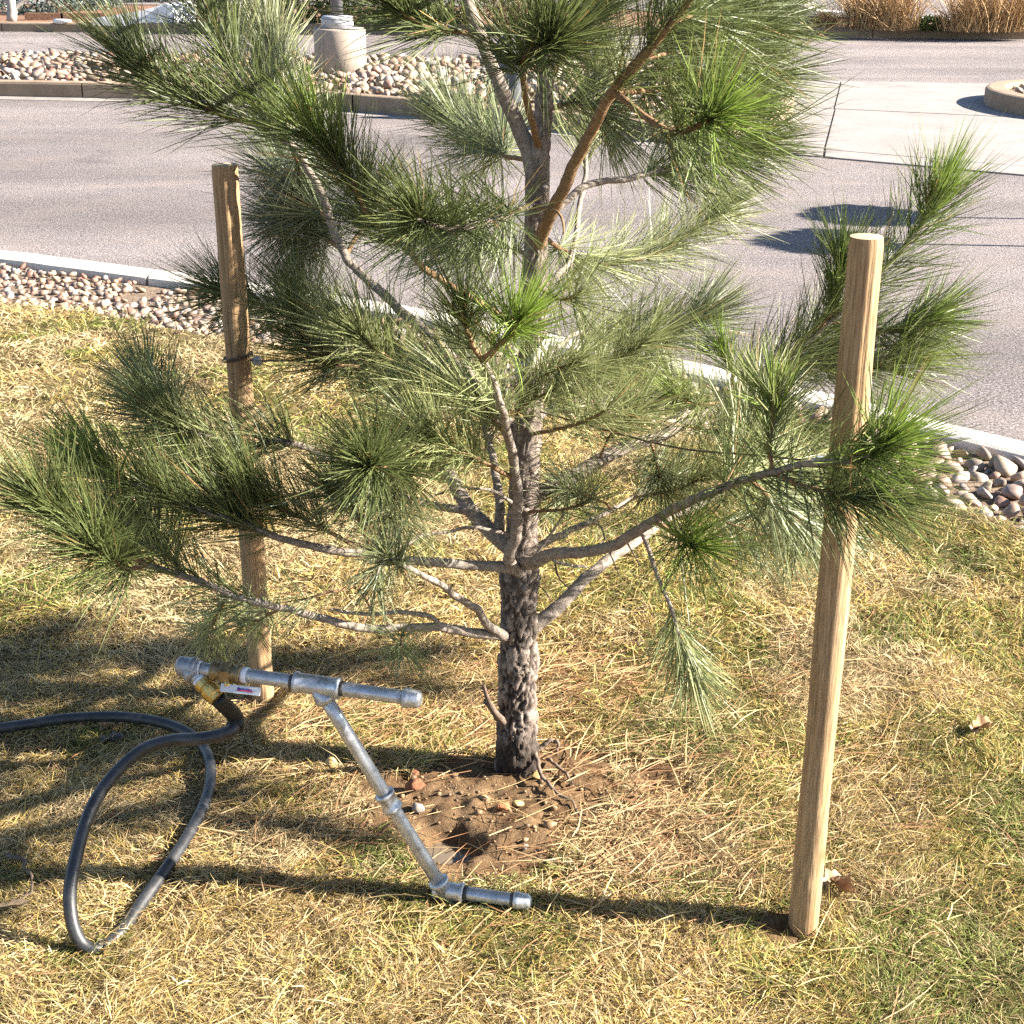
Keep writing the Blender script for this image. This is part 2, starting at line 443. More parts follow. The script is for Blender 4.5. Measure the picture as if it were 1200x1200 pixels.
# lawn: one graded sheet with the bare wet soil round the trunk
xs = np.unique(np.concatenate([np.arange(-5.0, -0.6, 0.06), np.arange(-0.6, 0.5, 0.009), np.arange(0.5, 3.01, 0.06)]))
ys_abs = np.concatenate([np.arange(0.2, 1.9, 0.06), np.arange(1.9, 2.8, 0.009)])
nv = 50
TREE = on(606, 908)
HOLE = on(522, 990)
def mud_mask(x, y):
    c = on(580, 958)
    u, v = (x - c[0]) / 0.31, (y - c[1]) / 0.205
    n = fbm(np.stack([x * 9, y * 9, np.zeros_like(x)], 1), 3) - 0.5
    d = np.sqrt(u * u + v * v) + n * 1.5
    c2 = on(455, 925); d2 = np.sqrt(((x - c2[0]) / 0.12) ** 2 + ((y - c2[1]) / 0.09) ** 2) + n * 1.2 + 0.2
    c3 = TREE + np.array([0.08, 0.02, 0]); d3 = np.sqrt(((x - c3[0] - .04) / 0.20) ** 2 + ((y - c3[1] + .06) / 0.16) ** 2) + n * 2.6 + .12
    c4 = on(925, 1085); d4 = np.sqrt(((x - c4[0]) / 0.06) ** 2 + ((y - c4[1]) / 0.05) ** 2) + n * 0.8
    return np.clip(1 - smooth(0.75, 1.15, np.minimum(np.minimum(d, d2), np.minimum(d3, d4))), 0, 1)
def lawn_z(x, y):
    p = np.stack([x, y, np.zeros_like(x)], 1)
    z = (fbm(p * 2.2, 3) - 0.5) * 0.05 + (fbm(p * 14, 3) - 0.5) * 0.016
    far = smooth(2.9, 3.6, y)
    z *= 1.0
    m = mud_mask(x, y)
    md = np.exp(-(((x - TREE[0] + 0.03) / 0.2) ** 2 + ((y - TREE[1] + 0.1) / 0.13) ** 2))
    z += 0.028 * md
    z += m * ((fbm(p * 30, 4) - 0.5) * 0.032)
    hd = np.sqrt(((x - HOLE[0]) / 0.075) ** 2 + ((y - HOLE[1]) / 0.06) ** 2) + (fbm(p * 25, 3) - 0.5) * 0.7
    z -= 0.055 * (1 - smooth(0.25, 1.3, hd))
    return z
rows = []
for yv in ys_abs: rows.append(np.stack([xs, np.full_like(xs, yv)], 1))
for k in range(1, nv + 1):
    t = k / nv
    ge = grass_edge(xs) + 0.10
    rows.append(np.stack([xs, 2.8 + (ge - 2.8) * t], 1))
G = np.concatenate(rows); nx, ny = len(xs), len(rows)
gz = lawn_z(G[:, 0], G[:, 1])
last = np.arange(len(G)) >= (ny - 1) * nx
gz = np.where(last, gz - 0.06, gz)
Vg = np.column_stack([G, gz])
i, k = np.meshgrid(np.arange(ny - 1), np.arange(nx - 1), indexing='ij')
a = (i * nx + k).ravel()
mudv = mud_mask(G[:, 0], G[:, 1])
wet = mudv * smooth(0.45, 0.6, fbm(np.column_stack([G * 7, np.zeros(len(G))]), 3) + 0.12 * (np.hypot(G[:, 0] - HOLE[0], G[:, 1] - HOLE[1]) < 0.16)) * (G[:, 1] < TREE[1] - 0.06)
lawn = obj("lawn", Vg, [np.stack([a, a + 1, a + 1 + nx, a + nx], 1)], MAT['ground'], attrs={"mud": mudv, "wet": wet})
tag(lawn, kind="structure")

# puddle in the hole
an = np.linspace(0, 2 * math.pi, 40, endpoint=False)
hz = float(lawn_z(np.array([HOLE[0]]), np.array([HOLE[1]]))[0]) + 0.016
Vp = np.vstack([[HOLE[0], HOLE[1], hz], np.column_stack([HOLE[0] + 0.085 * np.cos(an), HOLE[1] + 0.07 * np.sin(an), np.full(40, hz)])])
kk = np.arange(40)
tag(obj("puddle", Vp, [np.stack([np.zeros(40, int), 1 + kk, 1 + (kk + 1) % 40], 1)], MAT['water']), kind="structure")

# road sheet
xr = np.linspace(-40, 40, 161)
yn = np.where(xr < 3.0, k_out(np.clip(xr, -12, 3)), k_out(np.array([3.0]))[0])
Vr = np.vstack([np.column_stack([xr, yn - 0.10, np.full_like(xr, ROAD_Z)]), np.column_stack([xr, np.full_like(xr, 24.0 + 0), np.full_like(xr, ROAD_Z)])])
n = len(xr); a = np.arange(n - 1)
farY = lambda x: np.interp(x, [-10, on(0, 37, ROAD_Z)[0], on(600, 41, ROAD_Z)[0], on(1200, 46, ROAD_Z)[0], 14], [on(0, 37, ROAD_Z)[1] + .2, on(0, 37, ROAD_Z)[1], on(600, 41, ROAD_Z)[1], on(1200, 46, ROAD_Z)[1], on(1200, 46, ROAD_Z)[1] - 0.6])
Vr[n:, 1] = farY(xr) + 0.1
tag(obj("road", Vr, [np.stack([a, a + 1, a + 1 + n, a + n], 1)], MAT['asphalt'], smooth_=False), kind="structure")

def kerb_segment(path_o, w, z0, z1, mat, parent, face=-1):   # path (N,2) of the outer (road-side) edge, w = offset vectors to the inner edge
    prof = [(0.0, z0), (0.0, z1 - 0.03), (0.06, z1 - 0.008), (0.18, z1), (0.85, z1), (0.97, z1 - 0.008), (1.0, z1 - 0.025), (1.0, z0)]
    N, K = len(path_o), len(prof)
    V = np.zeros((N, K, 3))
    for j, (t, z) in enumerate(prof):
        V[:, j, :2] = path_o + w * t; V[:, j, 2] = z
    q = V.reshape(-1, 3).copy()
    q[:, 2] += np.where(q[:, 2] > z0 + 0.01, (fbm(q * 9, 2) - 0.5) * 0.008, 0)
    i, k = np.meshgrid(np.arange(N - 1), np.arange(K - 1), indexing='ij'); a = (i * K + k).ravel()
    Q = np.stack([a, a + K, a + K + 1, a + 1], 1)
    caps = [np.arange(K)[None, ::-1], (np.arange(K) + (N - 1) * K)[None]]
    return obj("kerb_segment", q, [Q] + caps, mat, parent, smooth_=False)
def kerb(name, fo, x0, x1, seg, w, z0, z1, mat, start=0.0):
    root = empty(name, (0, 0, 0), kind="structure")
    x = x0 + start
    while x < x1:
        xx = np.linspace(x + 0.008, min(x + seg, x1) - 0.008, 14)
        path = np.column_stack([xx, fo(xx)])
        kerb_segment(path, np.broadcast_to(np.array(w), path.shape), z0, z1, mat, root)
        x += seg
    return root
kerb("near_kerb", k_out, -9.0, 3.0, 2.4, (0, -KW), -0.2, 0.0, MAT['kerb'])
# narrow pale gutter strip on the island side, then the island kerb
isl = yfun(line([(0, 113), (200, 117), (340, 124), (500, 138), (640, 152), (760, 166)], ROAD_Z))
IE0, IE1 = -14.0, 1.25
xx = np.linspace(IE0, IE1 + 0.3, 50)
gut = np.vstack([np.column_stack([xx, isl(xx) - 0.30, np.full(50, ROAD_Z + 0.004)]), np.column_stack([xx, isl(xx) + 0.05, np.full(50, ROAD_Z + 0.004)])])
a = np.arange(49)
tag(obj("gutter", gut, [np.stack([a, a + 1, a + 51, a + 50], 1)], MAT['slab'], smooth_=False), kind="structure")
kerb("island_kerb", isl, IE0, IE1, 3.05, (0, 0.17), -0.2, 0.035, MAT['kerb_tan'], start=0.2)
isl_back = lambda x: on(0, 72, 0.03)[1] + 0.4 + (x + 5.0) * -0.13
kerb("island_back_kerb", lambda x: isl_back(x) + 0.17, IE0, IE1, 3.05, (0, -0.17), -0.2, 0.03, MAT['kerb_tan'])
# rounded end of the island
an = np.linspace(-math.pi / 2, math.pi / 2, 24)
y0, y1 = float(isl(np.array([IE1]))[0]), float(isl_back(IE1)) + 0.17
cy, ry = (y0 + y1) / 2, (y1 - y0) / 2
po = np.column_stack([IE1 + ry * 0.55 * np.cos(an), cy + ry * np.sin(an)])
pi_ = np.column_stack([IE1 + (ry * 0.55 - 0.17) * np.cos(an), cy + (ry - 0.17) * np.sin(an)])
kr = empty("island_end_kerb", (0, 0, 0), kind="structure")
kerb_segment(po, pi_ - po, -0.2, 0.035, MAT['kerb_tan'], kr)
# far kerb and planting strip
kerb("far_kerb", farY, -30, 30, 3.0, (0, 0.17), -0.2, 0.03, MAT['kerb_tan'])
xx = np.linspace(-40, 40, 60)
a = np.arange(59)
Vb = np.vstack([np.column_stack([xx, farY(xx) + 0.1, np.full(60, 0.0)]), np.column_stack([xx, farY(xx) + 5.5, np.full(60, 0.05)])])
tag(obj("planting_strip", Vb, [np.stack([a, a + 1, a + 61, a + 60], 1)], MAT['mulch']), kind="structure")
Vb = np.vstack([np.column_stack([xx, farY(xx) + 2.6 + 3.0 * (xx < 2.5), np.full(60, 0.06)]), np.column_stack([xx, farY(xx) + 60, np.full(60, 0.06)])])
tag(obj("car_park", Vb, [np.stack([a, a + 1, a + 61, a + 60], 1)], MAT['asphalt'], smooth_=False), kind="structure")
for (pa, pb) in (((915, 8), (1010, 16)), ((1065, 20), (1115, 23))):
    p, q = on(pa[0], pa[1], 0.064), on(pb[0], pb[1], 0.064)
    d = (q - p) / np.linalg.norm(q - p); nrm = np.array([-d[1], d[0], 0]) * 0.22
    tag(obj("painted_line", np.array([p - nrm, q - nrm, q + nrm, p + nrm]), [np.array([[0, 1, 2, 3]])], MAT['paint'], smooth_=False), kind="structure")

# concrete apron: separate slabs with open joints
apron = empty("driveway_apron", on(1050, 150, ROAD_Z), kind="structure")
def px_line(pts):
    pts = np.array(pts, float); return lambda x: np.interp(x, pts[:, 0], pts[:, 1]) + np.where(x > pts[-1, 0], (x - pts[-1, 0]) * (pts[-1, 1] - pts[-2, 1]) / (pts[-1, 0] - pts[-2, 0]), 0)
top_l = px_line([(820, 93), (930, 95), (1200, 99), (1400, 103)])
mid_l = px_line([(820, 121), (980, 129), (1180, 138), (1400, 149)])
str_l = px_line([(820, 165), (968, 177), (1200, 197), (1400, 214)])
bot_l = px_line([(820, 172), (965, 185), (1200, 206), (1400, 225)])
vj = [(lambda t, a=a, b=b: a + (b - a) * t) for a, b in ((860, 800), (985, 965), (1262, 1330), (1500, 1660))]
hl = [top_l, mid_l, str_l, bot_l]; tt = [0.0, 0.36, 0.92, 1.0]
for c in range(3):
    for r in range(3):
        q = []
        for (cc, rr) in ((c, r + 1), (c + 1, r + 1), (c + 1, r), (c, r)):
            x = vj[cc](tt[rr]); q.append(on(x, float(hl[rr](np.array([x]))[0]), ROAD_Z))
        q = np.array(q); ce = q.mean(0)
        for j in range(4):
            q[j, 0] += 0.009 * np.sign(ce[0] - q[j, 0]); q[j, 1] += (0.022 if r < 2 else 0.014) * np.sign(ce[1] - q[j, 1])
        z1 = ROAD_Z + 0.012
        Vv = np.vstack([np.column_stack([q[:, :2], np.full(4, ROAD_Z - 0.05)]), np.column_stack([q[:, :2], np.full(4, z1)])])
        obj("slab", Vv, [np.array([[4, 5, 6, 7], [0, 1, 5, 4], [1, 2, 6, 5], [2, 3, 7, 6], [3, 0, 4, 7]])], MAT['slab'], apron, smooth_=False)
# bed under the joints so they read dark
# right-hand traffic island: round kerb
nose = on(1252, 128, ROAD_Z)
kr2 = empty("traffic_island_kerb", nose, kind="structure")
an = np.linspace(0, 2 * math.pi, 49)
po = nose[:2] + np.column_stack([0.78 * np.cos(an), 1.25 * np.sin(an)])
pi_ = nose[:2] + np.column_stack([0.56 * np.cos(an), 1.0 * np.sin(an)])
kerb_segment(po, pi_ - po, -0.2, 0.05, MAT['kerb_tan'], kr2)
kk = np.arange(48)
Vt = np.vstack([[nose[0], nose[1], 0.02], np.column_stack([pi_[:48] * 0.98 + nose[:2] * 0.02, np.full(48, 0.0)])])
nose_bed = tag(obj("traffic_island_bed", Vt, [np.stack([np.zeros(48, int), 1 + kk, 1 + (kk + 1) % 48], 1)], MAT['bed_soil']), kind="structure")

# ------------------------------------------------------------------ stones
def ico(sub):
    import bmesh
    bm = bmesh.new(); bmesh.ops.create_icosphere(bm, subdivisions=sub, radius=1.0)
    v = np.array([x.co[:] for x in bm.verts]); bm.faces.ensure_lookup_table()
    f = np.array([[q.index for q in x.verts] for x in bm.faces]); bm.free(); return v, f
ICO1, ICO2 = ico(1), ico(2)
ICO3 = ico(3)
def stone_shape(base, seed, flat=0.62, rough=0.32):
    v, f = base
    n = fbm(v * 0.9 + seed * 13.7, 2) - 0.5
    n2 = fbm(v * 2.1 + seed * 5.1, 2) - 0.5
    s = v * (1 + rough * 2.0 * n + rough * 0.7 * n2)[:, None]
    r_ = np.random.default_rng(int(seed * 100) + 3)
    for _ in range(9 if rough > 0.2 else 0):            # worn flats
        q = r_.normal(size=3); q /= np.linalg.norm(q); lim = r_.uniform(0.42, 0.85)
        e = s @ q - lim; s = s - np.where(e > 0, e * 0.95, 0)[:, None] * q
    return s * np.array([1.0, r_.uniform(0.66, 0.95), flat * r_.uniform(0.8, 1.15)])
stone_meshes = [meshdata("stone", stone_shape(ICO2, k + 0.37), [ICO2[1]], MAT['stone']) for k in range(9)]
STONE_COL = np.array([[0.25, 0.17, 0.125], [0.31, 0.245, 0.19], [0.19, 0.10, 0.07], [0.23, 0.205, 0.19], [0.33, 0.24, 0.155], [0.14, 0.115, 0.10], [0.27, 0.165, 0.115]])
def rot_rand(n, tilt):
    yaw = rng.uniform(0, 2 * math.pi, n); a = rng.normal(0, tilt, n); b = rng.normal(0, tilt, n)
    return yaw, a, b
def lay_stones(bed, pts, sizes, zf, n_obj, colmul=1.0, order=None):
    pts = np.asarray(pts); order = np.argsort(-sizes) if order is None else order
    first = set(order[:n_obj].tolist())
    parts, cols = [], []
    shapes = [stone_shape(ICO1, k + 0.37) for k in range(9)]
    for i_ in range(len(pts)):
        s = sizes[i_]; x, y = pts[i_]
        yaw, a, b = rng.uniform(0, 6.28), rng.normal(0, 0.5), rng.normal(0, 0.5)
        z = zf(x, y) + s * rng.uniform(0.1, 0.75)
        if i_ in first:
            o = bpy.data.objects.new("stone", stone_meshes[rng.integers(9)]); COL.objects.link(o)
            o.parent = bed; l0 = org(bed)
            o.location = (x - l0[0], y - l0[1], z - l0[2]); o.scale = (s, s, s); o.rotation_euler = (a, b, yaw)
        else:
            v = shapes[rng.integers(9)] * s
            ca, sa = math.cos(yaw), math.sin(yaw)
            v = np.column_stack([v[:, 0] * ca - v[:, 1] * sa, v[:, 0] * sa + v[:, 1] * ca, v[:, 2] + v[:, 0] * a * 0.5 + v[:, 1] * b * 0.5])
            parts.append((v + np.array([x, y, z]), [ICO1[1]]))
            cols.append(np.broadcast_to(STONE_COL[rng.integers(len(STONE_COL))] * rng.uniform(0.75, 1.15) * colmul, (len(v), 3)))
    if parts:
        Vs, fs = join(parts)
        o = obj("loose_stones", Vs, fs, MAT['stone_mass'], bed, attrs={"col": np.vstack(cols)}); tag(o, kind="stuff")
def poisson(xmin, xmax, y0f, y1f, size_f, tries, over=0.80):
    P, S, grid, cell = [], [], {}, 0.09
    xs_ = rng.uniform(xmin, xmax, tries); u = rng.uniform(0, 1, tries)
    lo, hi = y0f(xs_), y1f(xs_); ys_ = lo + (hi - lo) * u
    ok = hi > lo
    sz = size_f(tries) if size_f else np.clip(rng.lognormal(math.log(0.0165), 0.42, tries), 0.008, 0.031) * (1 + 0.5 * smooth(0.3, 1.3, xs_))
    if size_f is None: ok &= fbm(np.column_stack([xs_ * 2.3, ys_ * 2.3, np.zeros(tries)]), 3) > 0.29
    o = np.argsort(-sz)
    for j in o:
        if not ok[j]: continue
        x, y, s = xs_[j], ys_[j], sz[j]
        gx, gy = int(x // cell), int(y // cell); bad = False
        for dx in (-2, -1, 0, 1, 2):
            for dy in (-2, -1, 0, 1, 2):
                for (px, py, ps) in grid.get((gx + dx, gy + dy), ()):
                    if (px - x) ** 2 + (py - y) ** 2 < ((ps + s) * over) ** 2: bad = True; break
                if bad: break
            if bad: break
        if bad: continue
        grid.setdefault((gx, gy), []).append((x, y, s)); P.append((x, y)); S.append(s)
    return np.array(P), np.array(S)

# near bed between the lawn and the kerb
xb = np.linspace(-6, 3.0, 120)
Vb = np.vstack([np.column_stack([xb, grass_edge(xb) - 0.05, np.full(120, -0.05)]), np.column_stack([xb, (grass_edge(xb) + k_in(xb)) / 2, np.full(120, -0.035)]), np.column_stack([xb, k_in(xb) + 0.06, np.full(120, -0.045)])])
a = np.concatenate([np.arange(119), 120 + np.arange(119)])
bed = tag(obj("stone_bed", Vb, [np.stack([a, a + 1, a + 121, a + 120], 1)], MAT['bed_soil']), kind="structure")
P, S = poisson(-4.6, 2.7, lambda x: grass_edge(x) + 0.0, lambda x: k_in(x) - 0.03, None, 60000, 0.78)
dep = np.hypot(P[:, 0], P[:, 1])
pxs = 600 + F * P[:, 0] / (P[:, 1] * CP + CAM_H * SP)
vis = (pxs > -15) & (pxs < 1215) & ((pxs < 330) | (pxs > 1060) | ((pxs > 640) & (pxs < 800)))
order = np.argsort(-(S / dep) * np.where(vis, 1, 0.15))
lay_stones(bed, P, S, lambda x, y: -0.045, 300, 1.0, order)
# far island stones
Vb = np.vstack([np.column_stack([np.linspace(-13.8, IE1 + 0.6, 60), isl(np.linspace(-13.8, IE1 + .6, 60)) + 0.1, np.full(60, -0.03)]),
                np.column_stack([np.linspace(-13.8, IE1 + 0.6, 60), isl_back(np.linspace(-13.8, IE1 + .6, 60)) + 0.05, np.full(60, -0.03)])])
a = np.arange(59)
ibed = tag(obj("island_stone_bed", Vb, [np.stack([a, a + 1, a + 61, a + 60], 1)], MAT['bed_soil']), kind="structure")
P, S = poisson(-8.0, IE1 + 0.5, lambda x: isl(x) + 0.2, lambda x: isl_back(x) - 0.05, lambda n: np.clip(rng.lognormal(math.log(0.043), 0.38, n), 0.022, 0.085), 30000, 0.74)
dep = np.hypot(P[:, 0], P[:, 1]); pxs = 600 + F * P[:, 0] / (P[:, 1] * CP)
vis = ((pxs > -10) & (pxs < 120)) | ((pxs > 400) & (pxs < 545))
lay_stones(ibed, P, S, lambda x, y: -0.01 + 0.07 * min(1, (y - isl(np.array([x]))[0]) / 1.5), 170, 1.0, np.argsort(-(S / dep) * np.where(vis, 1, 0.1)))
# stones in the round traffic island
tp = nose[:2] + np.column_stack([rng.uniform(-0.5, 0.5, 150), rng.uniform(-0.9, 0.9, 150)])
tp = tp[((tp[:, 0] - nose[0]) / 0.52) ** 2 + ((tp[:, 1] - nose[1]) / 0.95) ** 2 < 1]
lay_stones(nose_bed, tp, rng.uniform(0.03, 0.06, len(tp)), lambda x, y: 0.005, 30, 0.7)

# ------------------------------------------------------------------ pine tree
tree = empty("pine_tree", (TREE[0], TREE[1], 0.0), "young staked pine tree with long green needles growing from muddy soil in the lawn", "tree")
TY = TREE[1]
# trunk
tp = [(606, 925, .052), (606, 905, .047), (606, 870, .043), (607, 800, .039), (608, 740, .037), (609, 680, .035), (612, 620, .031), (615, 560, .029), (620, 480, .026), (624, 400, .024), (627, 320, .023), (629, 250, .0215), (630, 200, .021), (635, 150, .017), (639, 90, .015), (641, 0, .014), (644, -120, .012), (646, -260, .009), (648, -380, .004)]
tc = np.array([np.append(at(x, y, TY + (0.0 if y > 180 else (180 - y) * 0.0001)), r) for x, y, r in tp])
tc[0, 2] = -0.06
S_ = spline(tc, 420)
def trunk_geo():
    c, r = S_[:, :3], S_[:, 3]
    sides = 72
    v, fs = tube_geo(c, r, sides, 0, cap=True)
    ring = v[:-2].reshape(len(c), sides, 3)
    d = ring - c[:, None, :]; dn = d / (np.linalg.norm(d, axis=2)[:, :, None] + 1e-9)
    q = ring.reshape(-1, 3)
    w = q * np.array([1, 1, 0.45])
    warp = (fbm(w * 55, 2) - 0.5)[:, None] * 0.02
    a1 = np.abs(fbm((w + warp) * 62 + 3.1, 2) - 0.5) * 2
    a2 = np.abs(fbm((w + warp) * 95 + 41.7, 2) - 0.5) * 2
    hgt = q[:, 2]
    amt = 1 - smooth(0.30, 0.62, hgt) * 0.62
    crack = np.maximum(1 - smooth(0.05, 0.20, a1), 0.9 * (1 - smooth(0.04, 0.16, a2))) * amt
    plate = (fbm(w * 130 + 9, 3) - 0.5)
    disp = -0.007 * crack + 0.0045 * plate * amt + 0.0012 * plate
    disp += 0.006 * np.exp(-((hgt - 0.44) / 0.02) ** 2) + 0.004 * np.exp(-((hgt - 0.26) / 0.02) ** 2)
    base_dark = smooth(0.20, 0.03, hgt) * smooth(0.40, 0.56, fbm(q * 18 + 5, 3) + 0.10) * 0.95
    q2 = q + dn.reshape(-1, 3) * disp[:, None]
    ck = np.concatenate([np.clip(np.maximum(crack, base_dark), 0, 1), [0, 0]])
    return np.vstack([q2, v[-2:]]), fs, ck
v, fs, ck = trunk_geo()
trunk = obj("trunk", v, fs, MAT['bark'], tree, attrs={"crack": ck})
trunk["label"] = "grey flaky bark trunk, darker and cracked near the soil"

NC = dict(dark=(0.072, 0.092, 0.030), mid=(0.145, 0.175, 0.062), pale=(0.27, 0.285, 0.135), blue=(0.17, 0.19, 0.115), fresh=(0.19, 0.28, 0.045))
NC = {k: np.array(v) for k, v in NC.items()}
def needle_geo(base, d, L, W, bend, col, tipdark=0.8):
    n = len(base)
    side = np.cross(d, rng.normal(size=(n, 3))); side /= np.linalg.norm(side, axis=1)[:, None] + 1e-9
    ts = [0.0, 0.38, 0.74, 1.0]; ws = [0.8, 1.0, 0.8, 0.12]
    V = np.zeros((n, 8, 3))
    for j, (t, w) in enumerate(zip(ts, ws)):
        p = base + d * (L * t)[:, None] + bend * (L * t * t)[:, None]
        V[:, 2 * j] = p - side * (W * w * 0.5)[:, None]; V[:, 2 * j + 1] = p + side * (W * w * 0.5)[:, None]
    b = np.arange(n)[:, None] * 8
    q = np.array([[0, 1, 3, 2], [2, 3, 5, 4], [4, 5, 7, 6]])
    F_ = (b[:, None, :] + q[None]).reshape(-1, 4)
    C = np.repeat(col[:, None, :], 8, 1)
    C[:, :2] *= 1.0; C[:, 6:] = C[:, 6:] * np.array([1.15, 1.0, 0.8])
    return V.reshape(-1, 3), F_, C.reshape(-1, 3)
NEEDLES = 0
def shoot_needles(c, s0, s1, dens, kind, Lm, up, tip, spread=(30, 62)):
    """needles along centre line c (N,3) between fractions s0..s1, plus a denser brush at the tip"""
    global NEEDLES
    seg = np.concatenate([[0], np.cumsum(np.linalg.norm(np.diff(c, axis=0), axis=1))]); tot = seg[-1]
    n1 = int(dens * 0.19 * tot * (s1 - s0)); n2 = int(tip * 0.19)
    u = np.concatenate([rng.uniform(s0, s1, n1), 1 - np.abs(rng.normal(0, 0.045 / max(tot, 0.05), n2))])
    u = np.clip(u, 0, 1)
    n = len(u)
    pos = np.stack([np.interp(u * tot, seg, c[:, k]) for k in range(3)], 1)
    t, a, b = frames(c)
    T = np.stack([np.interp(u * tot, seg, t[:, k]) for k in range(3)], 1); T /= np.linalg.norm(T, axis=1)[:, None]
    A = np.cross(T, np.array([0.2, 0.9, 0.35])); A /= np.linalg.norm(A, axis=1)[:, None]; B = np.cross(T, A)
    ph = rng.uniform(0, 2 * math.pi, n)
    th = np.radians(rng.uniform(spread[0], spread[1], n)); istip = np.arange(n) >= n1
    th = np.where(istip, np.radians(np.abs(rng.normal(0, 36, n)) + 4), th)
    d = T * np.cos(th)[:, None] + (A * np.cos(ph)[:, None] + B * np.sin(ph)[:, None]) * np.sin(th)[:, None]
    d[:, 2] += up * rng.uniform(0.4, 1.2, n)
    d += rng.normal(0, 0.07, (n, 3))
    pos, T, d, istip = (np.repeat(q_, 3, 0) for q_ in (pos, T, d, istip)); n = n * 3      # bundles of three
    d = d + rng.normal(0, 0.085, (n, 3)); d /= np.linalg.norm(d, axis=1)[:, None]
    L = Lm * rng.normal(1, 0.13, n) * np.where(istip, 0.93, 1.0)
    bend = T * 0.16 + np.array([0, 0, -0.06]) + np.repeat(rng.normal(0, 0.10, (n // 3, 3)), 3, 0) + rng.normal(0, 0.06, (n, 3))
    bend[:, 2] += up * 0.10
    W = rng.uniform(0.0012, 0.0019, n)
    mixk = rng.uniform(0, 1, n)[:, None]
    ca, cb = NC[kind[0]], NC[kind[1]]
    col = ca * (1 - mixk) + cb * mixk
    col = col * rng.uniform(0.75, 1.25, n)[:, None]
    if len(kind) > 2:
        w = (istip * rng.uniform(0.35, 1.0, n))[:, None]; col = col * (1 - w) + NC[kind[2]] * w
    dead = rng.uniform(0, 1, n) < 0.018
    col[dead] = np.array([0.30, 0.19, 0.08])
    NEEDLES += n
    return needle_geo(pos, d, L, W, bend, col)

def cat_needles(sets):
    Vs, Fs, Cs, off = [], [], [], 0
    for v, f, c in sets:
        Vs.append(v); Fs.append(f + off); Cs.append(c); off += len(v)
    return np.vstack(Vs), [np.vstack(Fs)], np.vstack(Cs)

DM, MP, MB = ('dark', 'mid'), ('mid', 'pale'), ('dark', 'blue')
DMF, MPF = ('dark', 'mid', 'fresh'), ('mid', 'pale', 'fresh')
# name, points (px, py, Y), r0, r1, foliage start (None = bare), density per m, kind, needle length, up-bias, tip count, material
BR = []
def br(pts, r0, r1, f0=None, dens=3000, kind=DM, L=0.135, up=0.25, tip=260, mat='shoot', spread=(30, 62)):
    BR.append((pts, r0, r1, f0, dens, kind, L, up, tip, mat, spread))
# --- upper left
br([(612, 520, 2.56), (560, 450, 2.64), (505, 395, 2.70), (455, 350, 2.75), (407, 300, 2.78), (375, 225, 2.78), (345, 175, 2.78), (315, 147, 2.78), (285, 100, 2.78), (262, 55, 2.80), (240, 0, 2.82), (226, -50, 2.84)], .0125, .0045, .66, 4200, DM, .14, .25, 500, 'limb')
br([(318, 149, 2.78), (280, 141, 2.76), (240, 126, 2.74), (195, 104, 2.72), (150, 76, 2.70)], .0055, .004, .18, 4600, ('dark', 'mid'), .14, .55, 420)
br([(335, 165, 2.80), (332, 130, 2.92), (325, 95, 3.0), (318, 62, 3.05)], .005, .003, .15, 5200, ('pale', 'blue'), .13, .5, 420)
br([(600, 392, 2.52), (515, 327, 2.44), (470, 285, 2.40), (435, 255, 2.37), (410, 215, 2.33), (385, 178, 2.30), (360, 150, 2.27)], .007, .004, .48, 4600, DMF, .125, .4, 380)
br([(390, 255, 2.79), (360, 235, 2.92), (338, 215, 3.02), (322, 190, 3.08)], .005, .003, .12, 4600, ('dark', 'blue'), .14, .0, 330)
br([(402, 292, 2.80), (372, 275, 2.92), (345, 262, 3.02), (325, 258, 3.1)], .005, .003, .12, 4600, ('dark', 'blue'), .14, .05, 330)
br([(409, 298, 2.78), (418, 275, 2.84), (428, 255, 2.95), (430, 225, 3.02)], .005, .003, .35, 4000, ('mid', 'blue'), .14, .2, 250)
br([(340, 170, 2.78), (350, 200, 2.9), (352, 240, 3.0), (345, 285, 3.05)], .004, .003, .2, 4200, ('dark', 'blue'), .13, .1, 280)
# --- upper middle
br([(634, 240, 2.52), (600, 250, 2.43), (560, 263, 2.32), (520, 266, 2.22), (490, 256, 2.13)], .0065, .0042, .22, 3700, DM, .125, .3, 560, 'limb', (35, 75))
br([(572, 48, 2.58), (530, 36, 2.54), (500, 30, 2.50), (478, 20, 2.47), (460, 8, 2.45)], .005, .003, .2, 4200, DM, .13, .45, 320)
br([(614, 190, 2.56), (580, 178, 2.76), (552, 162, 2.94), (525, 132, 3.05)], .005, .003, .3, 5200, ('mid', 'blue'), .13, .3, 420)
br([(630, 205, TY), (612, 158, 2.54), (590, 110, 2.53), (570, 60, 2.53), (551, 10, 2.54), (537, -40, 2.55), (528, -90, 2.56), (524, -150, 2.57)], .0155, .007, .8, 3800, DM, .14, .35, 420, 'limb')
br([(630, 175, 2.52), (619, 125, 2.42), (610, 80, 2.34), (622, 60, 2.26), (645, 52, 2.18)], .0065, .0045, .5, 5200, DM, .135, .5, 620, 'shoot', (35, 75))
br([(640, 95, 2.56), (668, 55, 2.60), (690, 15, 2.62), (700, -30, 2.64)], .006, .004, .25, 5200, DM, .14, .3, 420)
br([(640, 130, 2.56), (675, 120, 2.60), (700, 130, 2.62), (715, 150, 2.64)], .005, .003, .2, 3600, ('mid', 'pale'), .13, .1, 260)
